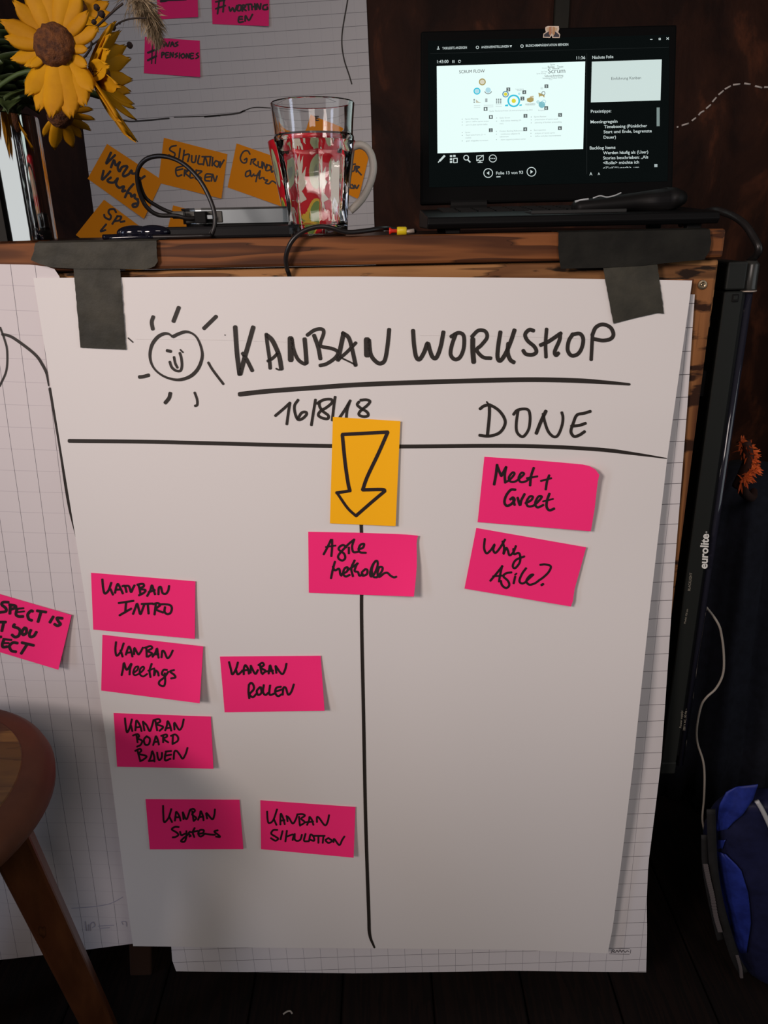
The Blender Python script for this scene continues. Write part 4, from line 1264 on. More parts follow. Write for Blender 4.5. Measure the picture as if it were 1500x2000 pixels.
zt_ = at(622, 188, .868 - .04).z - SH
bm = bmesh.new()
prof = [(0, .0015), (.024, .0012), (.0290, .0), (.0312, .003), (.0318, .012), (.0330, .030), (.0352, .055), (.0378, .076), (.0398, .088), (.0412, .0925), (.0412, .0960), (.0402, .0980), (.0408, .108), (.0424, zt_ - .003), (.0426, zt_ - .001), (.0418, zt_), (.0408, zt_ - .001),
        (.0404, zt_ - .004), (.0384, .100), (.0374, .092), (.0350, .076), (.0326, .055), (.0304, .030), (.0292, .016), (.0270, .012), (0, .0115)]
lathe(bm, prof, (GX, GY, SH), 108, lambda u, z: facet(u, z))
bm_obj('tumbler', bm, glassm, g, True).modifiers.new('crisp', 'EDGE_SPLIT').split_angle = math.radians(24)
zw = at(622, 272, .868 - .02).z - SH
bm = bmesh.new()
wp = [(0, .0113), (.0268, .0116), (.0296, .0165), (.0309, .030), (.0331, .055), (.0355, .076), (.0378, .092), (.0387, min(zw, .1))]
wp = [q for q in wp if q[1] <= zw + 1e-4]
wp += [(.0387, zw), (0, zw)] if wp[-1][1] < zw - .001 else [(0, zw)]
lathe(bm, wp, (GX, GY, SH), 108, lambda u, z: facet(u, z))
bm_obj('water', bm, waterm, g, True).modifiers.new('crisp', 'EDGE_SPLIT').split_angle = math.radians(24)

MY = .990
MX = at(617, 450, MY).x
zm = at(617, 269, MY - .045).z - SH
mug = empty('mug', (MX, MY, SH), 'red fruit-patterned ceramic mug with white handle, behind the water glass', 'mug')
RED = mat('red_glaze', (0.50, 0.012, 0.022), .22)
WHC = mat('white_glaze', (0.62, 0.58, 0.52), .22)


def mr(z):
    t = z / zm
    return .0350 + .0165 * t ** 1.1 - .003 * (1 - min(1, t * 12)) ** 2


bm = bmesh.new()
N_ = 16
prof = [(0, .002), (.024, .002), (.027, 0)] + [(mr(zm * k / N_), max(.001, zm * k / N_)) for k in range(N_ + 1)] + [(mr(zm) - .0015, zm + .0015), (mr(zm) - .003, zm)]
prof += [(mr(zm * k / N_) - .004, zm * k / N_) for k in range(N_ - 1, 0, -1)] + [(.028, .008), (0, .007)]
lathe(bm, prof, (MX, MY, SH), 64)
bm_obj('cup', bm, RED, mug, True)
bm = bmesh.new()
hp = [at(x, y, MY - .004) for x, y in ((688, 287), (703, 283), (718, 291), (727, 309), (729, 332), (723, 358), (710, 384), (697, 400), (684, 412))]
tube(bm, hp, .0046, 10, 5)
bm_obj('handle', bm, WHC, mug, True)['label'] = 'white loop handle'


def mpatch(name, pts, m, off):
    """patch on the mug wall; pts = (angle deg from the front, height fraction)"""
    V = []
    pts = [(a, min(.96, max(.05, h))) for a, h in pts]
    for a, h in pts:
        r = mr(h * zm) + off
        t = math.radians(a - 90)
        V.append(Vector((MX + r * math.cos(t), MY + r * math.sin(t), SH + h * zm)))
    c = sum(V, Vector()) / len(V)
    am, hm = sum(p[0] for p in pts) / len(pts), sum(p[1] for p in pts) / len(pts)
    r = mr(hm * zm) + off
    t = math.radians(am - 90)
    V.append(Vector((MX + r * math.cos(t), MY + r * math.sin(t), SH + hm * zm)))
    n = len(pts)
    raw(name, V, [(i, (i + 1) % n, n) for i in range(n)], m, mug)


def ell(a, h, ra, rh, n=18, jag=0, seed=1):
    rr = random.Random(seed)
    return [(a + ra * math.cos(2 * math.pi * k / n) * (1 + (jag if k % 2 else -jag * rr.random())), h + rh * math.sin(2 * math.pi * k / n) * (1 + (jag if k % 2 else -jag * rr.random()))) for k in range(n)]


GRN = mat('kiwi_green', (.17, .26, .07), .25)
LGN = mat('kiwi_pale', (.42, .46, .26), .25)
YLW = mat('seed_yellow', (.62, .42, .05), .25)
CRM = mat('splash_cream', (.60, .55, .46), .25)
for k, a in enumerate((-80, -40, 0, 40, 80)):
    mpatch('white_splash', ell(a - 2, .50, 7, .40, 36, .40, k), CRM, .0004)
    mpatch('fruit_slice', ell(a + 18, .72, 8, .20, 20), LGN, .0006)
    mpatch('fruit_slice', ell(a + 18, .72, 3, .08, 14), mat('kiwi_grey', (.30, .33, .24), .25), .0009)
    mpatch('fruit_slice', ell(a + 18, .23, 9, .19, 20), YLW, .0006)
    mpatch('fruit_slice', ell(a + 18, .22, 7, .17, 20), GRN, .0009)

# push pin
pin = empty('push_pin', (at(775, 455, .834).x, .834, SH), 'red and yellow push pin lying on the counter between glass and laptop', 'pin')
zp = SH + .0042
pd = (at(797, 455, .834) - at(742, 455, .834)).normalized()
q = pd.to_track_quat('Z', 'Y').to_matrix().to_4x4()
o0 = Vector((at(760, 455, .834).x, .834, zp))
bm = bmesh.new()
lathe(bm, [(0, -.0092), (.0005, -.004), (.0005, 0), (0, 0)], n=8)
bm.transform(Matrix.Translation(o0) @ q)
bm_obj('needle', bm, SILVER, pin, True)
bm = bmesh.new()
lathe(bm, [(0, 0), (.0032, 0), (.0034, .0012), (.0020, .003), (.0019, .0085), (0, .0085)], n=20)
bm.transform(Matrix.Translation(o0) @ q)
bm_obj('grip', bm, mat('pin_red', (.60, .02, .012), .35), pin, True)
bm = bmesh.new()
lathe(bm, [(0, .0082), (.0038, .0082), (.0042, .0095), (.0042, .0170), (.0034, .0182), (0, .0183)], n=20)
bm.transform(Matrix.Translation(o0) @ q)
bm_obj('head', bm, mat('pin_yellow', (.62, .46, .012), .35), pin, True)

# pale cable plug left of the laptop
bm = bmesh.new()
tube(bm, [at(786, 441, .90), at(809, 438, .90)], .0025, 8, 1, smooth_path=False)
for v in bm.verts:
    v.co.z += SH + .0026 - at(797, 439.5, .90).z
o = bm_obj('plug', bm, mat('pale_metal', (.48, .40, .34), .35, .3), None, True)
tag(o, 'small pale cable plug lying beside the left end of the laptop', 'plug')

# black cable across the front of the glass and down behind the white sheet
bm = bmesh.new()
tube(bm, [(at(810, 438, .93).x, .93, SH + .0026), (at(786, 440, .90).x - .004, .89, SH + .004), at(752, 446, .84), at(720, 450, .822), at(690, 453.5, .814), at(670, 452.5, .810), at(650, 446, .808), at(630, 442.5, .807), at(610, 445, .807), at(590, 453, .8065), at(574, 466, .806), at(564, 482, .8065), at(558.5, 502, .8095), at(560, 522, .8145), at(565, 538, .8215), at(568, 560, .8215)], .0024, 8, 6)
o = bm_obj('cable', bm, CABLE, None, True)
tag(o, 'black cable arching over the counter edge in front of the glass', 'cable')

# silver drive on a black tablet, with its looped cable
YD = .945
xa, xb = at(347, 440, YD).x, at(600, 430, YD).x
TBL = .0125
bm = bmesh.new()
t0, t1 = at(306, 455, .87).x, at(600, 455, .87).x
box(bm, (t0, .868, SH), (t1, 1.09, SH + TBL), .003, 2)
o = bm_obj('tablet', bm, mat('tablet_black', (.010, .010, .011), .22), None)
tag(o, 'flat black tablet lying on the counter under the silver drive', 'tablet')
zt0 = SH + TBL
zt1 = at(450, 406, YD).z
dr = empty('external_drive', (xa + .07, YD + .06, zt0), 'silver metal external drive box lying on the black tablet', 'drive')
bm = bmesh.new()
xm = at(425, 430, YD).x


def rrect(x0, y0, x1, y1, r, z, n=6):
    P = []
    for cx, cy, a0 in ((x1 - r, y1 - r, 0), (x0 + r, y1 - r, 90), (x0 + r, y0 + r, 180), (x1 - r, y0 + r, 270)):
        for k in range(n + 1):
            a = math.radians(a0 + 90 * k / n)
            P.append(Vector((cx + r * math.cos(a), cy + r * math.sin(a), z)))
    return P


quad_prism(bm, rrect(xa + .001, YD, xb, YD + .125, .028, zt0 + .003), Vector((0, 0, zt1 - zt0 - .0045)), 0)
bm_obj('case', bm, SILVER, dr)
bm = bmesh.new()
quad_prism(bm, rrect(xa, YD - .001, xb + .001, YD + .126, .029, zt1 - .0015), Vector((0, 0, .002)), 0)
bm_obj('top_plate', bm, mat('drive_top', (.02, .02, .02), .3), dr)
bm = bmesh.new()
quad_prism(bm, rrect(xa + .004, YD + .003, xb - .003, YD + .122, .026, zt0), Vector((0, 0, .0032)), 0)
bm_obj('foot_plate', bm, BLACKM, dr)
bm = bmesh.new()
quad_prism(bm, [Vector(p) for p in ((xa + .010, YD - .0015, zt0 + .004), (xm + .006, YD - .0015, zt0 + .004), (xm + .006, YD + .02, zt0 + .004), (xa + .010, YD + .02, zt0 + .004))], Vector((0, 0, zt1 - zt0 - .007)), .001)
bm_obj('socket_panel', bm, mat('socket_panel', (.045, .043, .037), .5), dr)
ca = empty('looped_cable', (at(350, 430, .93).x, .93, zt0), 'stiff black cable curled in a loop and plugged into the silver drive', 'cable')
O = lambda x, y, d: at(150 + x / 2.5, 230 + y / 2.5, d)
bm = bmesh.new()
tube(bm, [O(600, 487, .938), O(545, 492, .932), O(480, 478, .928), O(400, 475, .925), O(345, 440, .92), O(312, 380, .915), O(296, 310, .91), O(300, 250, .905), O(335, 205, .90), O(395, 187, .895), O(465, 197, .89), O(535, 235, .885), O(600, 305, .88), O(645, 385, .876), O(672, 465, .872), O(672, 530, .869), O(655, 570, .867), (O(640, 575, .862).x, .862, SH + .0028), (O(560, 575, .855).x, .858, SH + .0028), (O(300, 575, .855).x, .858, SH + .0028)], .0024, 8, 6)
bm_obj('cord', bm, CABLE, ca, True)
bm = bmesh.new()
tube(bm, [O(480, 468, .934), O(440, 455, .932), O(390, 430, .928), O(340, 395, .922), O(315, 345, .917), O(302, 290, .9125)], .0021, 8, 6)
bm_obj('cord', bm, CABLE, ca, True)
bm = bmesh.new()
p = O(615, 487, .937)
box(bm, (p.x - .0085, p.y - .006, p.z - .0065), (p.x + .005, p.y + .006, p.z + .0065), .001, 1)
bm_obj('connector', bm, BLACKM, ca)
bm = bmesh.new()
box(bm, (p.x + .005, p.y - .003, p.z - .002), (p.x + .012, p.y + .003, p.z + .0028), .0004, 1)
bm_obj('connector_tip', bm, SILVER, ca)
bm = bmesh.new()
p = O(487, 475, .934)
box(bm, (p.x - .005, p.y - .004, p.z - .004), (p.x + .010, p.y + .004, p.z + .004), .0015, 1)
bm_obj('connector', bm, mat('grey_plastic', (.06, .06, .055), .45), ca)

# glossy dark sunglasses lying by the vase
sg = empty('sunglasses', (at(260, 452, .86).x, .86, SH), 'glossy dark folded sunglasses lying on the counter between vase and drive', 'sunglasses')
GLS = mat('gloss_black', (.006, .006, .012), .06)
for cx, cy in ((262, 452), (298, 452)):
    p = at(cx, cy, .868)
    bm = bmesh.new()
    bmesh.ops.create_uvsphere(bm, u_segments=20, v_segments=12, radius=1)
    bm.transform(Matrix.Translation((p.x, .868, SH + .0075)) @ Matrix.Diagonal((.019, .009, .0075, 1)))
    bm_obj('lens', bm, GLS, sg, True)
bm = bmesh.new()
tube(bm, [(at(199, 452, .88).x, .882, SH + .0035), (at(230, 450, .88).x, .879, SH + .004), (at(270, 446, .88).x, .878, SH + .0055), (at(318, 446, .88).x, .877, SH + .006)], .0028, 8, 5)
bm_obj('temple', bm, GLS, sg, True)
bm = bmesh.new()
tube(bm, [(at(215, 460, .86).x, .8585, SH + .0026), (at(250, 460, .86).x, .8575, SH + .003), (at(300, 460, .86).x, .857, SH + .003)], .0022, 8, 5)
bm_obj('temple', bm, GLS, sg, True)

# ------------------------------------------------------------------ vase and flowers
VD = .872
VX0, VR = at(-2, 345, VD).x, .0
vxr = (at(104, 466, VD).x + at(64, 226, VD).x) / 2
VR = .056
VX0 = vxr - VR + .001
VH = at(0, 222, VD - .02).z - SH
vase = empty('vase', (VX0, VD, SH), 'polished metal cylinder vase holding yellow flowers at the left end of the counter', 'vase')
bm = bmesh.new()
lathe(bm, [(0, 0), (VR - .002, 0), (VR, .002), (VR, VH - .001), (VR - .0006, VH), (VR - .0014, VH - .001), (VR - .0014, .003), (0, .003)], (VX0, VD, SH), 64)
vb = bm_obj('body', bm, CHROME, vase, True)
vb.modifiers.new('crisp', 'EDGE_SPLIT').split_angle = math.radians(25)

PET = noisy('yellow_petal', (0.36, 0.150, 0.003), (0.50, 0.235, 0.004), 18, .6, spec=.15)
STEM = mat('flower_stem', (.05, .08, .02), .6)
LEAF = noisy('dark_leaf', (.018, .030, .008), (.05, .075, .018), 25, .55)
DISC = noisy('brown_flower_centre', (.045, .012, .003), (.15, .046, .007), 160, .8, bump=.6)
vmouth = Vector((VX0, VD, SH + VH))


def petal(name, parent, c, er, et, n, r0, L, W, cup, curl, m, rnd):
    NU, NV = 9, 6
    V, fs = [], []
    twist = rnd.uniform(-.25, .25)
    for i in range(NU + 1):
        u = i / NU
        wd = W * (.42 + .58 * math.sin(math.pi * min(1, .12 + u * .80)) ** .8) * (1 if u < .72 else 1 - .75 * ((u - .72) / .28) ** 2)
        for j in range(NV + 1):
            v = -1 + 2 * j / NV
            l = L * u
            if i == NU:
                l += L * (.05 if j in (1, 3, 5) else -.035)
            hz = math.sin(cup) * l + curl * L * u * u - .10 * W * v * v * 2 * (1 - u * .4) + .02 * L * math.cos(v * 9)* u
            V.append(c + er * (r0 + math.cos(cup) * l) + et * (v * wd / 2) + n * (hz + twist * v * wd * .5 * u))
    for i in range(NU):
        for j in range(NV):
            a = i * (NV + 1) + j
            fs.append((a, a + 1, a + NV + 2, a + NV + 1))
    o = raw(name, V, fs, m, parent, True)
    md = o.modifiers.new('thickness', 'SOLIDIFY')
    md.thickness = .0005
    return o


def flower(label, px, py, d, nrm, specs, rdisc, root, seed, disc=True, m=PET, wide=.46):
    """specs = (angle deg in the photo, length px, cup, curl)"""
    rnd = random.Random(seed)
    c = at(px, py, d)
    n = Vector(nrm).normalized()
    k = (c - CAM).dot(fw) / F
    f = empty('sunflower', c, label, 'flower', 'yellow flowers in the metal vase')
    ref = rt if abs(rt.dot(n)) < .9 else -fw
    e1 = (ref - n * ref.dot(n)).normalized()
    e2 = n.cross(e1)
    if e2.dot(up) < 0:
        e2 = -e2
    for ang, ln, cup, curl in specs:
        a = math.radians(ang + rnd.uniform(-3, 3))
        er = e1 * math.cos(a) + e2 * math.sin(a)
        et = n.cross(er)
        L = ln * k - rdisc * .7
        petal('petal', f, c - n * rnd.uniform(0, .004), er, et, n, rdisc * .7, L, min(L * wide, .026) * rnd.uniform(.9, 1.15), cup, curl, m, rnd)
    if disc:
        bm = bmesh.new()
        lathe(bm, [(0, .010), (rdisc * .45, .0088), (rdisc * .8, .0055), (rdisc, .0), (rdisc * .8, -.006), (rdisc * .3, -.010), (0, -.011)], n=40)
        for v in bm.verts:
            v.co += v.co.normalized() * .0016 * noise.noise(v.co * 420)
        q = n.to_track_quat('Z', 'Y').to_matrix().to_4x4()
        bm.transform(Matrix.Translation(c) @ q)
        bm_obj('flower_centre', bm, DISC, f, True)
    bm = bmesh.new()
    b = c - n * .008
    tube(bm, [b, b - n * .02 + Vector((0, 0, -.012)), (b + root) / 2 + Vector((0, .006, .008)), root, root + Vector((0.002, .003, -.06))], .0022, 7, 6)
    bm_obj('stem', bm, STEM, f, True)
    return f


sp1 = [(92, 118, .25, -.1), (72, 122, .2, -.1), (112, 112, .2, -.1), (54, 108, .3, -.15), (132, 96, .2, .1), (158, 98, .1, .1), (176, 88, .1, .05), (196, 88, .1, 0), (214, 70, .1, .05), (34, 92, .2, 0), (14, 92, .1, .1), (-8, 66, .1, .1), (-32, 72, .1, .1), (-52, 108, .1, .05), (-66, 122, .1, .05), (-80, 134, .05, .05), (-94, 132, .05, .05), (-106, 124, .05, .05), (-120, 108, .1, .1), (-138, 62, .1, .1)]
flower('large yellow flower with a round brown centre facing forward, in the vase', 105, 87, .785, (.02, -.93, .16), sp1, .0185, vmouth + Vector((.012, -.022, .0)), 3)
sp2 = [(a, l * 1.02, .62 if not -115 < a < -60 else .36, .1) for a, l in ((90, 92), (68, 96), (112, 90), (45, 92), (135, 88), (20, 86), (160, 80), (0, 82), (180, 80), (-20, 84), (200, 80), (-45, 92), (-68, 124), (-85, 140), (-100, 130), (-125, 95), (-150, 85))]
flower('yellow flower seen from the side, rightmost bloom in the vase', 194, 145, .81, (.995, .03, .07), sp2, .011, vmouth + Vector((.028, -.01, .0)), 5)
sp3 = [(-140, 62, .0, 0), (-118, 82, .0, 0), (-96, 80, .0, .05), (-75, 72, 0, 0), (-50, 66, .05, 0), (-28, 64, .05, 0), (-8, 62, .05, 0), (14, 58, .1, 0), (40, 50, .1, 0)]
flower('shaded yellow flower hanging low behind the others, drooping over the vase rim', 118, 226, .85, (.3, -.45, -.6), sp3, .013, vmouth + Vector((.040, .002, .004)), 8, wide=.36)
sp4 = [(a, 62, .3, .1) for a in range(0, 360, 24)]
flower('small greenish yellow flower behind the large one, near the top of the photo', 150, 18, .90, (.35, -.7, .3), sp4, .011, vmouth + Vector((.02, .02, .0)), 9, wide=.5)


def leaf_mesh(name, parent, base, d, n, L, W, m=LEAF):
    t = d.cross(n).normalized()
    V, fs = [], []
    NU, NV = 8, 4
    for i in range(NU + 1):
        u = i / NU
        w = W * math.sin(math.pi * min(1, u * .93 + .05)) ** .8 * (1.1 - .5 * u)
        for j in range(NV + 1):
            v = -1 + 2 * j / NV
            V.append(base + d * L * u + t * v * w / 2 + n * (-.25 * L * u * u - .15 * W * abs(v) * -1))
    for i in range(NU):
        for j in range(NV):
            a = i * (NV + 1) + j
            fs.append((a, a + 1, a + NV + 2, a + NV + 1))
    o = raw(name, V, fs, m, parent, True)
    md = o.modifiers.new('thickness', 'SOLIDIFY')
    md.thickness = .0005
    return o


rnd = random.Random(11)
for k, (sx, sy, sd, lab) in enumerate(((20, 40, .90, 'dark leafy stem at the left edge of the photo, tallest greenery in the vase'), (0, 150, .91, 'dark leafy stem leaning left below the large flower'), (60, 150, .90, 'dark leafy stem close above the vase rim, in the middle of the bunch'), (-40, 90, .88, 'dark leafy stem reaching out of the photo at the left'), (150, 190, .88, 'dark leafy stem at the right between the two large flowers'))):
    top = at(sx, sy, sd)
    root = vmouth + Vector((rnd.uniform(-.03, .03), rnd.uniform(-.03, .03), 0))
    ls = empty('leafy_stem', root, lab, 'leaves', 'leafy stems in the metal vase')
    path = cr([root + Vector((0, 0, -.06)), root, (root + top) / 2 + Vector((.01, 0, .012)), top], 6)
    bm = bmesh.new()
    tube(bm, path, .0018, 6, 1, smooth_path=False)
    bm_obj('stem', bm, STEM, ls, True)
    for i in range(15):
        p = path[min(len(path) - 1, 7 + int(i * .78))]
        a = i * 2.4 + k
        d = Vector((math.cos(a), math.sin(a) * .7, rnd.uniform(-.25, .5))).normalized()
        n = Vector((0, 0, 1)) - d * d.z
        leaf_mesh('leaf', ls, p, d, n.normalized(), rnd.uniform(.036, .062), rnd.uniform(.022, .034))

# twig with dark buds
tw = empty('bud_twig', vmouth + Vector((.03, .01, 0)), 'thin twig with small dark round buds rising between the flowers', 'twig')
T = lambda x, y: at(x / 4.412, y / 4.412, .86)
TWM = mat('dark_twig', (.035, .022, .016), .7)
bm = bmesh.new()
tube(bm, [vmouth + Vector((.03, .01, -.05)), vmouth + Vector((.032, .01, .0)), T(740, 480), T(760, 290), T(850, 215), T(990, 85), T(1060, 30)], .0011, 6, 5)
bm_obj('stem', bm, TWM, tw, True)
bm = bmesh.new()
tube(bm, [T(750, 420), T(870, 330), T(960, 250), T(1040, 190), T(1140, 160), T(1260, 155)], .0008, 6, 5)
bm_obj('stem', bm, TWM, tw, True)
bm = bmesh.new()
tube(bm, [T(800, 190), T(845, 130), T(835, 70)], .0006, 6, 4)
tube(bm, [T(845, 130), T(880, 120)], .0006, 6, 4)
bm_obj('stem', bm, TWM, tw, True)
for x, y, r in ((833, 65, 26), (878, 122, 28), (810, 190, 22), (972, 232, 27), (940, 322, 14), (1118, 390, 26), (1030, 200, 10)):
    p = T(x, y)
    bm = bmesh.new()
    bmesh.ops.create_icosphere(bm, subdivisions=3, radius=r / 4.412 * .74 / F)
    for v in bm.verts:
        v.co *= 1 + .25 * noise.noise(v.co * 900)
        v.co += p
    bm_obj('bud', bm, noisy('dark_bud', (.012, .006, .005), (.04, .018, .014), 300, .8), tw, True)
bm = bmesh.new()
tube(bm, [T(1118, 390), T(1060, 400), T(960, 420), T(800, 470)], .0005, 6, 4)
bm_obj('stem', bm, TWM, tw, True)

# dried grass plume
gp = empty('dried_grass', vmouth + Vector((.035, .02, 0)), 'beige dried grass plume arching beside the pink wall notes', 'dried grass')
G = lambda x, y: at(x / 4.412, y / 4.412, .93)
bm = bmesh.new()
gpath = [vmouth + Vector((.035, .02, -.05)), vmouth + Vector((.036, .02, .02)), G(760, 180), G(900, -60), G(1040, -110), G(1180, -30), G(1270, 90), G(1330, 200), G(1365, 330)]
tube(bm, gpath, .0009, 6, 6)
bm_obj('stem', bm, mat('dry_stem', (.22, .15, .08), .7), gp, True)
pp = cr(gpath, 24)
pp = pp[len(pp) * 5 // 8 - 10:]
V, fs = [], []
for i in range(1500):
    q = rnd.random()
    p = pp[int(q * (len(pp) - 1))]
    t = (pp[min(len(pp) - 1, int(q * (len(pp) - 1)) + 1)] - p)
    t = t.normalized() if t.length > 0 else Vector((0, 0, -1))
    d = (Vector((rnd.gauss(0, 1), rnd.gauss(0, .7), rnd.gauss(0, 1) - .5)) + t * 1.2).normalized()
    L = rnd.uniform(.006, .030) * (1.15 - q * .85)
    s = d.cross(Vector((rnd.random(), rnd.random(), rnd.random()))).normalized() * rnd.uniform(.0002, .0007)
    b = len(V)
    p = p + Vector((rnd.gauss(0, .002), rnd.gauss(0, .002), rnd.gauss(0, .002)))
    V += [p + s * .5, p - s * .5, p + d * L * .6 - s + Vector((0, 0, -.002)), p + d * L * .6 + s + Vector((0, 0, -.002)), p + d * L + Vector((0, 0, -.006))]
    fs += [(b, b + 1, b + 2, b + 3), (b + 3, b + 2, b + 4)]
o = raw('plume', V, fs, noisy('dry_plume', (.16, .105, .055), (.42, .32, .20), 90, .8), gp)
o['kind'] = 'stuff'

# ------------------------------------------------------------------ stool
SZ, SR = .60, .168
SX, SY = -.509, .595
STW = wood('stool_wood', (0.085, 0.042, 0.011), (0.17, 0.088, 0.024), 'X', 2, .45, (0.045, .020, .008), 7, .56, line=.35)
STR = noisy('stool_rim_brown', (0.040, 0.014, 0.007), (0.085, 0.031, 0.014), 6, .55, spec=.2)  # rim darker and redder than the seat face
stool = empty('bar_stool', (SX, SY, 0), 'round brown wooden stool in the left foreground', 'stool')
bm = bmesh.new()
lathe(bm, [(0, 0), (SR - .030, 0), (SR - .029, -.001), (0, -.004)], (SX, SY, SZ + .0003), 72)
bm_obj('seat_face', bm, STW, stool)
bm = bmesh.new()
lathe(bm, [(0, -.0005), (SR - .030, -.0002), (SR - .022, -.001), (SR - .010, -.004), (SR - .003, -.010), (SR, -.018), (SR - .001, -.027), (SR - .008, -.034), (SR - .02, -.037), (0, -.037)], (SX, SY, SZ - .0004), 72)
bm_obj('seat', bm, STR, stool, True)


def leg_between(a, b, w0, w1, m, ang):
    bm = bmesh.new()
    t = (b - a).normalized()
    s = Vector((math.cos(ang), math.sin(ang), 0))
    s = (s - t * s.dot(t)).normalized()
    q = t.cross(s)
    va, vb_ = [], []
    for i, j in ((1, 1), (-1, 1), (-1, -1), (1, -1)):
        va.append(a + s * i * w0 / 2 + q * j * w0 / 2)
        vb_.append(b + s * i * w1 / 2 + q * j * w1 / 2)
    A_ = [bm.verts.new(p) for p in va]
    B_ = [bm.verts.new(p) for p in vb_]
    bm.faces.new(A_)
    bm.faces.new(list(reversed(B_)))
    for i in range(4):
        bm.faces.new((A_[i], B_[i], B_[(i + 1) % 4], A_[(i + 1) % 4]))
    bmesh.ops.bevel(bm, geom=list(bm.edges), offset=.004, segments=2, affect='EDGES', profile=.5)
    bm_obj('leg', bm, m, stool)


LEGW = wood('stool_leg_wood', (0.075, 0.024, 0.009), (0.125, 0.045, 0.016), 'Z', 1.5, .4, (0.03, .011, .005), 6, .66)
a, b = at(38, 1672, .652), at(196, 2003, .742)
dl = (b - a)
a2 = a + dl * ((SZ - .036 - a.z) / dl.z)
b2 = a + dl * ((0 - a.z) / dl.z)
print('stool leg', a2, b2)
leg_between(a2, b2, .040, .036, LEGW, .5)
a, b = at(22, 1700, .56), at(-60, 1900, .53)
dl = (b - a)
for cx, cy, bx, by in ((-.44, .515, -.415, .40), (-.575, .50, -.66, .38), (-.585, .665, -.68, .76)):
    leg_between(Vector((cx, cy, SZ - .036)), Vector((bx, by, 0)), .040, .036, LEGW, .5)
# ------------------------------------------------------------------ black light fixture on the right
FD = .848
fx0, fx1, fx2 = at(1420, 540, FD).x, at(1459, 540, FD).x, at(1493, 540, FD).x
ztop = at(1440, 511, FD).z
zcap = at(1440, 568, FD).z
zbot = at(1298, 1512, FD).z
fix = empty('light_fixture', ((fx0 + fx2) / 2, FD + .03, 0), 'tall slim black tube light fixture lettered eurolite mounted at the right end of the counter', 'light fixture')
FIXM = mat('fixture_black', (0.013, 0.0145, 0.0135), .5, spec=.3)
FIXD = mat('fixture_dark', (0.006, 0.006, 0.007), .4)
bm = bmesh.new()
box(bm, (fx0, FD, zbot + .02), (fx1 - .001, FD + .055, zcap - .0008), .0012, 1)
bm_obj('housing', bm, FIXM, fix)
bm = bmesh.new()
box(bm, (fx0 - .0004, FD - .0004, zcap + .0008), (fx1 - .0006, FD + .056, ztop), .002, 2)
bm_obj('end_cap', bm, FIXM, fix)
bm = bmesh.new()
box(bm, (fx0 - .0004, FD - .0004, zbot), (fx1 - .0006, FD + .056, zbot + .0195), .002, 2)
bm_obj('end_cap', bm, FIXM, fix)
bm = bmesh.new()
box(bm, (fx1 - .001, FD + .012, zbot + .02), (fx2 - .004, FD + .055, zcap), .001, 1)
bm_obj('side_channel', bm, FIXD, fix)
rc = (fx2 - fx1) / 2
cx = (fx1 + fx2) / 2
bm = bmesh.new()
lathe(bm, [(0, zcap - .001), (rc, zcap - .001), (rc + .0004, zcap + .001), (rc, zcap + .003), (rc, ztop - .004), (rc - .003, ztop), (0, ztop)], (cx, FD + .016, 0), 28)
bm_obj('tube_socket', bm, mat('socket_black', (.03, .03, .028), .25), fix, True)
bm = bmesh.new()
lathe(bm, [(rc - .002, zcap - .0022), (rc + .0008, zcap - .0022), (rc + .0008, zcap - .0008), (rc - .002, zcap - .0008)], (cx, FD + .016, 0), 28, closed=True)
bm_obj('socket_ring', bm, mat('pale_metal', (.48, .40, .34), .35, .3), fix, True)
bm = bmesh.new()
lathe(bm, [(0, zbot + .004), (rc - .003, zbot + .004), (rc - .003, zcap - .002), (0, zcap - .002)], (cx + .001, FD + .017, 0), 28)
bm_obj('tube', bm, mat('dark_tube_glass', (.016, .016, .026), .10, coat=.6), fix, True)
for zb in (zbot + .12, zcap - .12):
    bm = bmesh.new()
    box(bm, (XR - .004, FD + .02, zb), (fx0 + .002, FD + .05, zb + .03), .001, 1)
    bm_obj('mounting_bracket', bm, FIXD, fix)
p = at(1436, 582, FD)
bm = bmesh.new()
box(bm, (p.x - .0034, FD - .0012, p.z - .0042), (p.x + .0034, FD + .001, p.z + .0042), .0006, 1)
bm_obj('latch', bm, BLACKM, fix)
bm = bmesh.new()
box(bm, (p.x - .0022, FD - .0016, p.z - .0018), (p.x + .0022, FD - .0008, p.z + .0026), .0003, 1)
bm_obj('latch_button', bm, FIXM, fix)
LET = mat('fixture_lettering', (.75, .75, .72), .5)
LET2 = mat('fixture_small_lettering', (.30, .27, .22), .5)
pf = lambda x, y: at(x, y, FD - .0005)
stext('lettering', 'eurolite', 1381, 1111, 1384.5, 1043, 15.5, LET, fix, place=pf, bold=.028)
stext('lettering', '®', 1381, 1041.5, 1381.3, 1037.5, 3, LET, fix, place=pf)
for s, x0, y0, x1, y1, h in (('BLACKLIGHT', 1340, 1154, 1344, 1119, 5), ('Model: 120 cm', 1331, 1218, 1336, 1190, 3.5), ('Power supply:', 1323, 1422, 1326, 1388, 4.2), ('230 V AC, 50 Hz ~', 1330, 1427, 1334, 1384, 4.2)):
    stext('lettering', s, x0 + 8, y0, x1 + 8, y1, h, LET2, fix, place=pf)
# power cable into the fixture's top
bm = bmesh.new()
tube(bm, [(at(1345, 408, 1.0).x, 1.02, SH + .004), at(1385, 412, .93), at(1420, 417, .90), at(1450, 434, .875), at(1470, 460, .86), at(1482, 490, .85), Vector((cx + .004, FD + .03, ztop - .003))], .0040, 8, 6)
o = bm_obj('cable', bm, CABLE, None, True)
tag(o, 'thick black power cable bending from the counter top down into the black light fixture', 'cable')

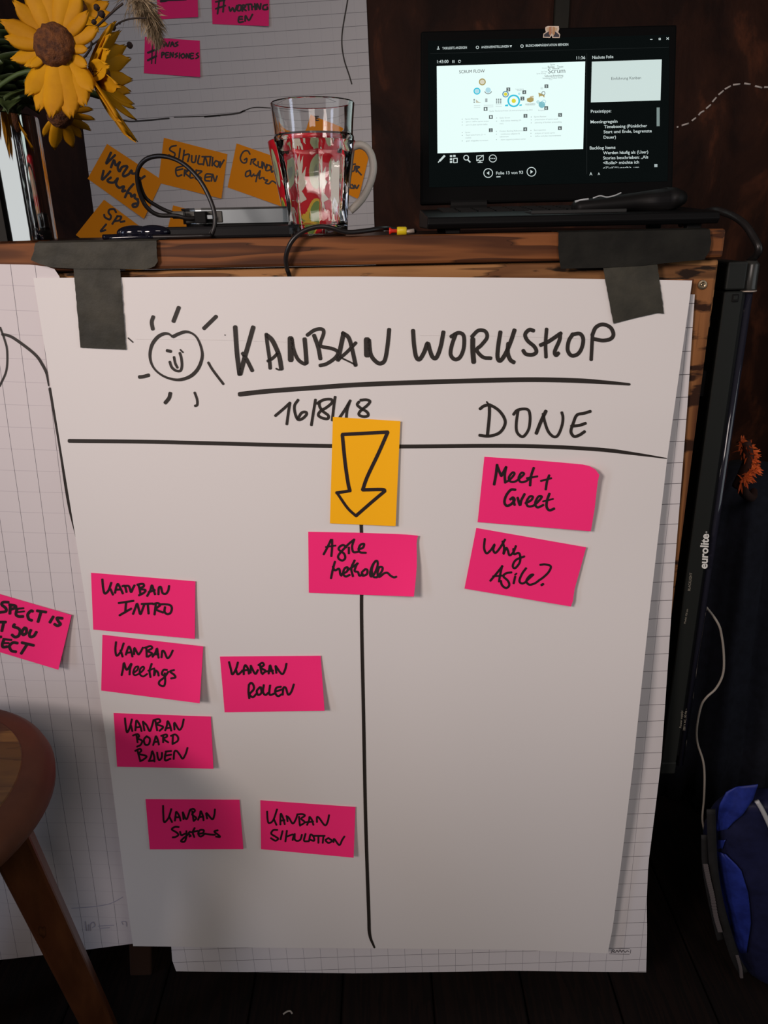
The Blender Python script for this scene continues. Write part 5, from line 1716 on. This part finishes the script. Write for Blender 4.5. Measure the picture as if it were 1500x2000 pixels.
# pale thin cable hanging behind the fixture
bm = bmesh.new()
tube(bm, [Vector((fx1 + .012, FD + .058, at(1392, 1196, .878).z + .02)), at(1398, 1210, .885), at(1410, 1245, .885), at(1414, 1290, .885), at(1411, 1320, .885), at(1398, 1345, .885), at(1380, 1362, .885), at(1369, 1380, .89), at(1361, 1420, .895), at(1362, 1450, .90), at(1373, 1485, .90), at(1376, 1515, .90), at(1375, 1560, .90), at(1372, 1600, .90), at(1378, 1630, .91), at(1387, 1660, .928), at(1392, 1700, .93), at(1404, 1760, .93), at(1410, 1785, .93), atz(1420, 1816, .003), atz(1432, 1850, .003)], .0016, 7, 6)
o = bm_obj('cable', bm, mat('pale_cable', (.28, .25, .22), .5), None, True)
tag(o, 'thin pale cable dangling beside the lower half of the black light fixture', 'cable')

# ------------------------------------------------------------------ dark cloth with an orange fringe
CX0, CY0 = at(1432, 1000, 1.2).x, 1.27
ct = at(1445, 945, 1.22).z
cl = empty('hanging_cloth', (CX0 + .05, CY0, 0), 'dark navy cloth with orange fringe in the shadow behind the black light fixture', 'cloth')
bm = bmesh.new()
prof = [(0, ct), (.05, ct - .006), (.085, ct - .05), (.105, ct - .15), (.12, ct - .35), (.135, .12), (.14, .0), (0, 0)]
lathe(bm, [(r, z) for r, z in prof], (CX0 + .09, CY0 + .06, 0), 72, lambda u, z: 1 + (.10 * math.sin(u * 2 * math.pi * 9) + .05 * math.sin(u * 2 * math.pi * 23 + z * 6)) * min(1, max(0, (ct - z) * 6)))
bm_obj('drape', bm, noisy('navy_cloth', (.004, .005, .012), (.009, .011, .022), 60, .9), cl, True)
V, fs = [], []
ORG = noisy('orange_fringe', (.42, .055, .010), (.68, .12, .02), 120, .8)
for i in range(260):
    q = rnd.random()
    p = at(1446 + 20 * math.sin(q * 3.0) + rnd.gauss(0, 2), 862 + q * 80, .93)
    d = Vector((rnd.gauss(.6, .6), rnd.gauss(0, .5), rnd.gauss(.1, .7))).normalized()
    s = d.cross(Vector((rnd.random(), 1, rnd.random()))).normalized() * .0011
    L = rnd.uniform(.006, .017)
    b = len(V)
    V += [p + s, p - s, p + d * L * .7 - s + Vector((0, 0, -.001)), p + d * L * .7 + s, p + d * L + Vector((0, 0, -.002))]
    fs += [(b, b + 1, b + 2, b + 3), (b + 3, b + 2, b + 4)]
fr = raw('fringe', V, fs, ORG, cl)
fr['kind'] = 'stuff'
fr['label'] = 'frayed orange fringe'
bm = bmesh.new()
tube(bm, [at(1440, 950, .945), at(1452, 925, .937), at(1462, 895, .932), at(1455, 862, .932)], .007, 8, 6)
tube(bm, [at(1450, 930, .94), at(1452, 960, 1.0), (CX0 + .05, CY0 - .03, ct - .03), (CX0 + .09, CY0 + .06, ct - .003)], .007, 8, 6)
bm_obj('fringe_cord', bm, mat('fringe_cord', (.035, .008, .004), .8), cl, True)

# ------------------------------------------------------------------ blue backpack
BD = .80


def on_or_floor(x, y, d):
    p = at(x, y, d)
    return p if p.z > .004 else atz(x, y, .004)


bag = empty('backpack', (at(1470, 1800, BD).x + .08, BD + .1, 0), 'blue and black backpack with a zip standing on the floor at the lower right', 'backpack')
BLUE = noisy('blue_nylon', (.006, .014, .13), (.014, .030, .24), 40, .6)
NAVY = noisy('navy_nylon', (.004, .005, .026), (.008, .010, .045), 40, .6)
STRAP = noisy('black_webbing', (.004, .0036, .0036), (.008, .007, .007), 80, .8)


bm = bmesh.new()
lf = [(1412, 1540), (1399, 1580), (1396, 1640), (1400, 1700), (1412, 1760), (1430, 1830), (1448, 1890), (1462, 1940), (1475, 1985)]
RN = 10
zs = []
pl = cr([Vector((a_, b__)) for a_, b__ in lf], 4)
for q_ in pl:
    p = at(q_.x, q_.y, BD + .05)
    zs.append((p.x, max(.002, p.z)))
topz = zs[0][1]
zs = [(x, z) for x, z in zs if z > .003] + [(zs[-1][0], .002)]
XR_ = .90
rings = []
for k, (xl_, z) in enumerate(zs):
    ring = []
    cxm = (xl_ + XR_) / 2
    hx = (XR_ - xl_) / 2
    hy = .085 * (.28 + .72 * (1 - min(1, z / topz) ** 3))
    for j in range(40):
        a = 2 * math.pi * j / 40
        ca_, sa = math.cos(a), math.sin(a)
        ex = .55
        ring.append(bm.verts.new((cxm + hx * math.copysign(abs(ca_) ** ex, ca_), BD + .005 + hy + hy * math.copysign(abs(sa) ** ex, sa) + .004 * noise.noise(Vector((a * 2, z * 25, 0))), z)))
    rings.append(ring)
for i in range(len(rings) - 1):
    for j in range(40):
        bm.faces.new((rings[i][j], rings[i][(j + 1) % 40], rings[i + 1][(j + 1) % 40], rings[i + 1][j]))
capv = []
for sc_, dz in ((.94, .003), (.7, .006), (.25, .008)):
    r0 = rings[0]
    cxm = sum(v.co.x for v in r0) / 40
    cym = sum(v.co.y for v in r0) / 40
    ring = [bm.verts.new((cxm + (v.co.x - cxm) * sc_, cym + (v.co.y - cym) * sc_, topz + dz)) for v in r0]
    prev = capv[-1] if capv else r0
    for j in range(40):
        bm.faces.new((prev[j], ring[j], ring[(j + 1) % 40], prev[(j + 1) % 40]))
    capv.append(ring)
bm.faces.new(capv[-1])
bm.faces.new(rings[-1])
bm_obj('bag_body', bm, NAVY, bag, True)


def bag_y(x, z):
    """front surface of the bag body"""
    best = min(zs, key=lambda q__: abs(q__[1] - z))
    cxm, hx = (best[0] + XR_) / 2, (XR_ - best[0]) / 2
    hy = .085 * (.28 + .72 * (1 - min(1, z / topz) ** 3))
    u = min(.999, abs((x - cxm) / hx))
    ca_ = u ** (1 / .55)
    sa = math.sqrt(max(0, 1 - ca_ * ca_))
    return BD + .005 + hy - hy * sa ** .55


def on_bag(px, py, off):
    d = BD
    for _ in range(8):
        p = at(px, py, d)
        d = .5 * d + .5 * (bag_y(p.x, max(.004, min(topz, p.z))) - off)
    return at(px, py, d)


def bag_strip(name, A, B, m, off=.0045, n=14, k=8):
    V = []
    for i in range(n + 1):
        a_, b_3 = poly_at(A, i / n), poly_at(B, i / n)
        for j in range(k + 1):
            q_ = a_.lerp(b_3, j / k)
            V.append(on_bag(q_.x, q_.y, off))
    W = k + 1
    o = raw(name, V, [(i * W + j, i * W + j + 1, (i + 1) * W + j + 1, (i + 1) * W + j) for i in range(n) for j in range(k)], m, bag, True)
    o.modifiers.new('thickness', 'SOLIDIFY').thickness = .002
    return o


bag_strip('blue_panel', [(1437, 1536), (1418, 1546), (1405, 1570), (1400, 1600), (1399, 1624)], [(1480, 1531), (1470, 1560), (1450, 1590), (1432, 1605), (1421, 1618)], BLUE)
bag_strip('blue_panel', [(1400, 1640), (1402, 1658)], [(1418, 1640), (1412, 1656)], BLUE, n=4)
bag_strip('blue_panel', [(1401, 1662), (1404, 1700), (1412, 1750), (1428, 1806), (1446, 1860)], [(1418, 1668), (1447, 1697), (1462, 1745), (1467, 1800), (1458, 1860)], BLUE)
bm = bmesh.new()
pip = []
for x, y in ((1464, 1543), (1472, 1556), (1483, 1578), (1497, 1610)):
    p = at(x, y, BD + .03)
    pip.append(Vector((p.x, bag_y(p.x, p.z) - .002, p.z)))
tube(bm, pip, .0032, 8, 5)
bm_obj('white_piping', bm, mat('white_piping', (.42, .42, .42), .5), bag, True)


def strip(name, pts, w, m, parent, dep):
    V, fs = [], []
    P = cr([Vector(p) for p in pts], 6)
    for i, p in enumerate(P):
        t = (P[min(i + 1, len(P) - 1)] - P[max(i - 1, 0)]).normalized()
        n = Vector((-t.y, t.x)) * w / 2
        for q__ in (p + n, p - n):
            V.append(dep(q__.x, q__.y))
    fs = [(2 * i, 2 * i + 1, 2 * i + 3, 2 * i + 2) for i in range(len(P) - 1)]
    o = raw(name, V, fs, m, parent, True)
    o.modifiers.new('thickness', 'SOLIDIFY').thickness = .0015
    return o


dsp = lambda x, y: on_or_floor(x, y, BD + .022)
strip('shoulder_strap', [(1388, 1580), (1390, 1640), (1394, 1700), (1404, 1760), (1418, 1815), (1436, 1870), (1452, 1900)], 17, STRAP, bag, dsp)
ZIP = mat('zip_teeth', (.10, .085, .085), .45)
for zp_, w_ in (([(1378, 1690), (1384, 1720), (1391, 1750), (1398, 1790), (1406, 1818)], 9), ([(1440, 1868), (1446, 1890), (1448, 1908)], 6)):
    bm = bmesh.new()
    P = cr([Vector(p) for p in zp_], 7)
    for i, p in enumerate(P):
        c0 = on_or_floor(p.x, p.y, BD + .018)
        box(bm, (c0.x - w_ * .00035, c0.y - .0015, c0.z - .0011), (c0.x + w_ * .00035, c0.y + .0015, c0.z + .0011))
    bm_obj('zip', bm, ZIP, bag)
strip('side_strap', [(1376, 1630), (1378, 1690), (1388, 1750), (1404, 1822), (1408, 1834)], 14, STRAP, bag, lambda x, y: on_or_floor(x, y, BD + .026))
# small pale scrap on the floor
p0 = atz(556, 1977, 0)
bm = bmesh.new()
tube(bm, [atz(553, 1981, .002), atz(560, 1976, .003), atz(567, 1975, .003), atz(571, 1980, .002)], .0014, 6, 5)
o = bm_obj('paper_scrap', bm, mat('pale_cable', (.28, .25, .22), .5), None, True)
tag(o, 'tiny pale curl lying on the dark floor below the flipchart', 'scrap')
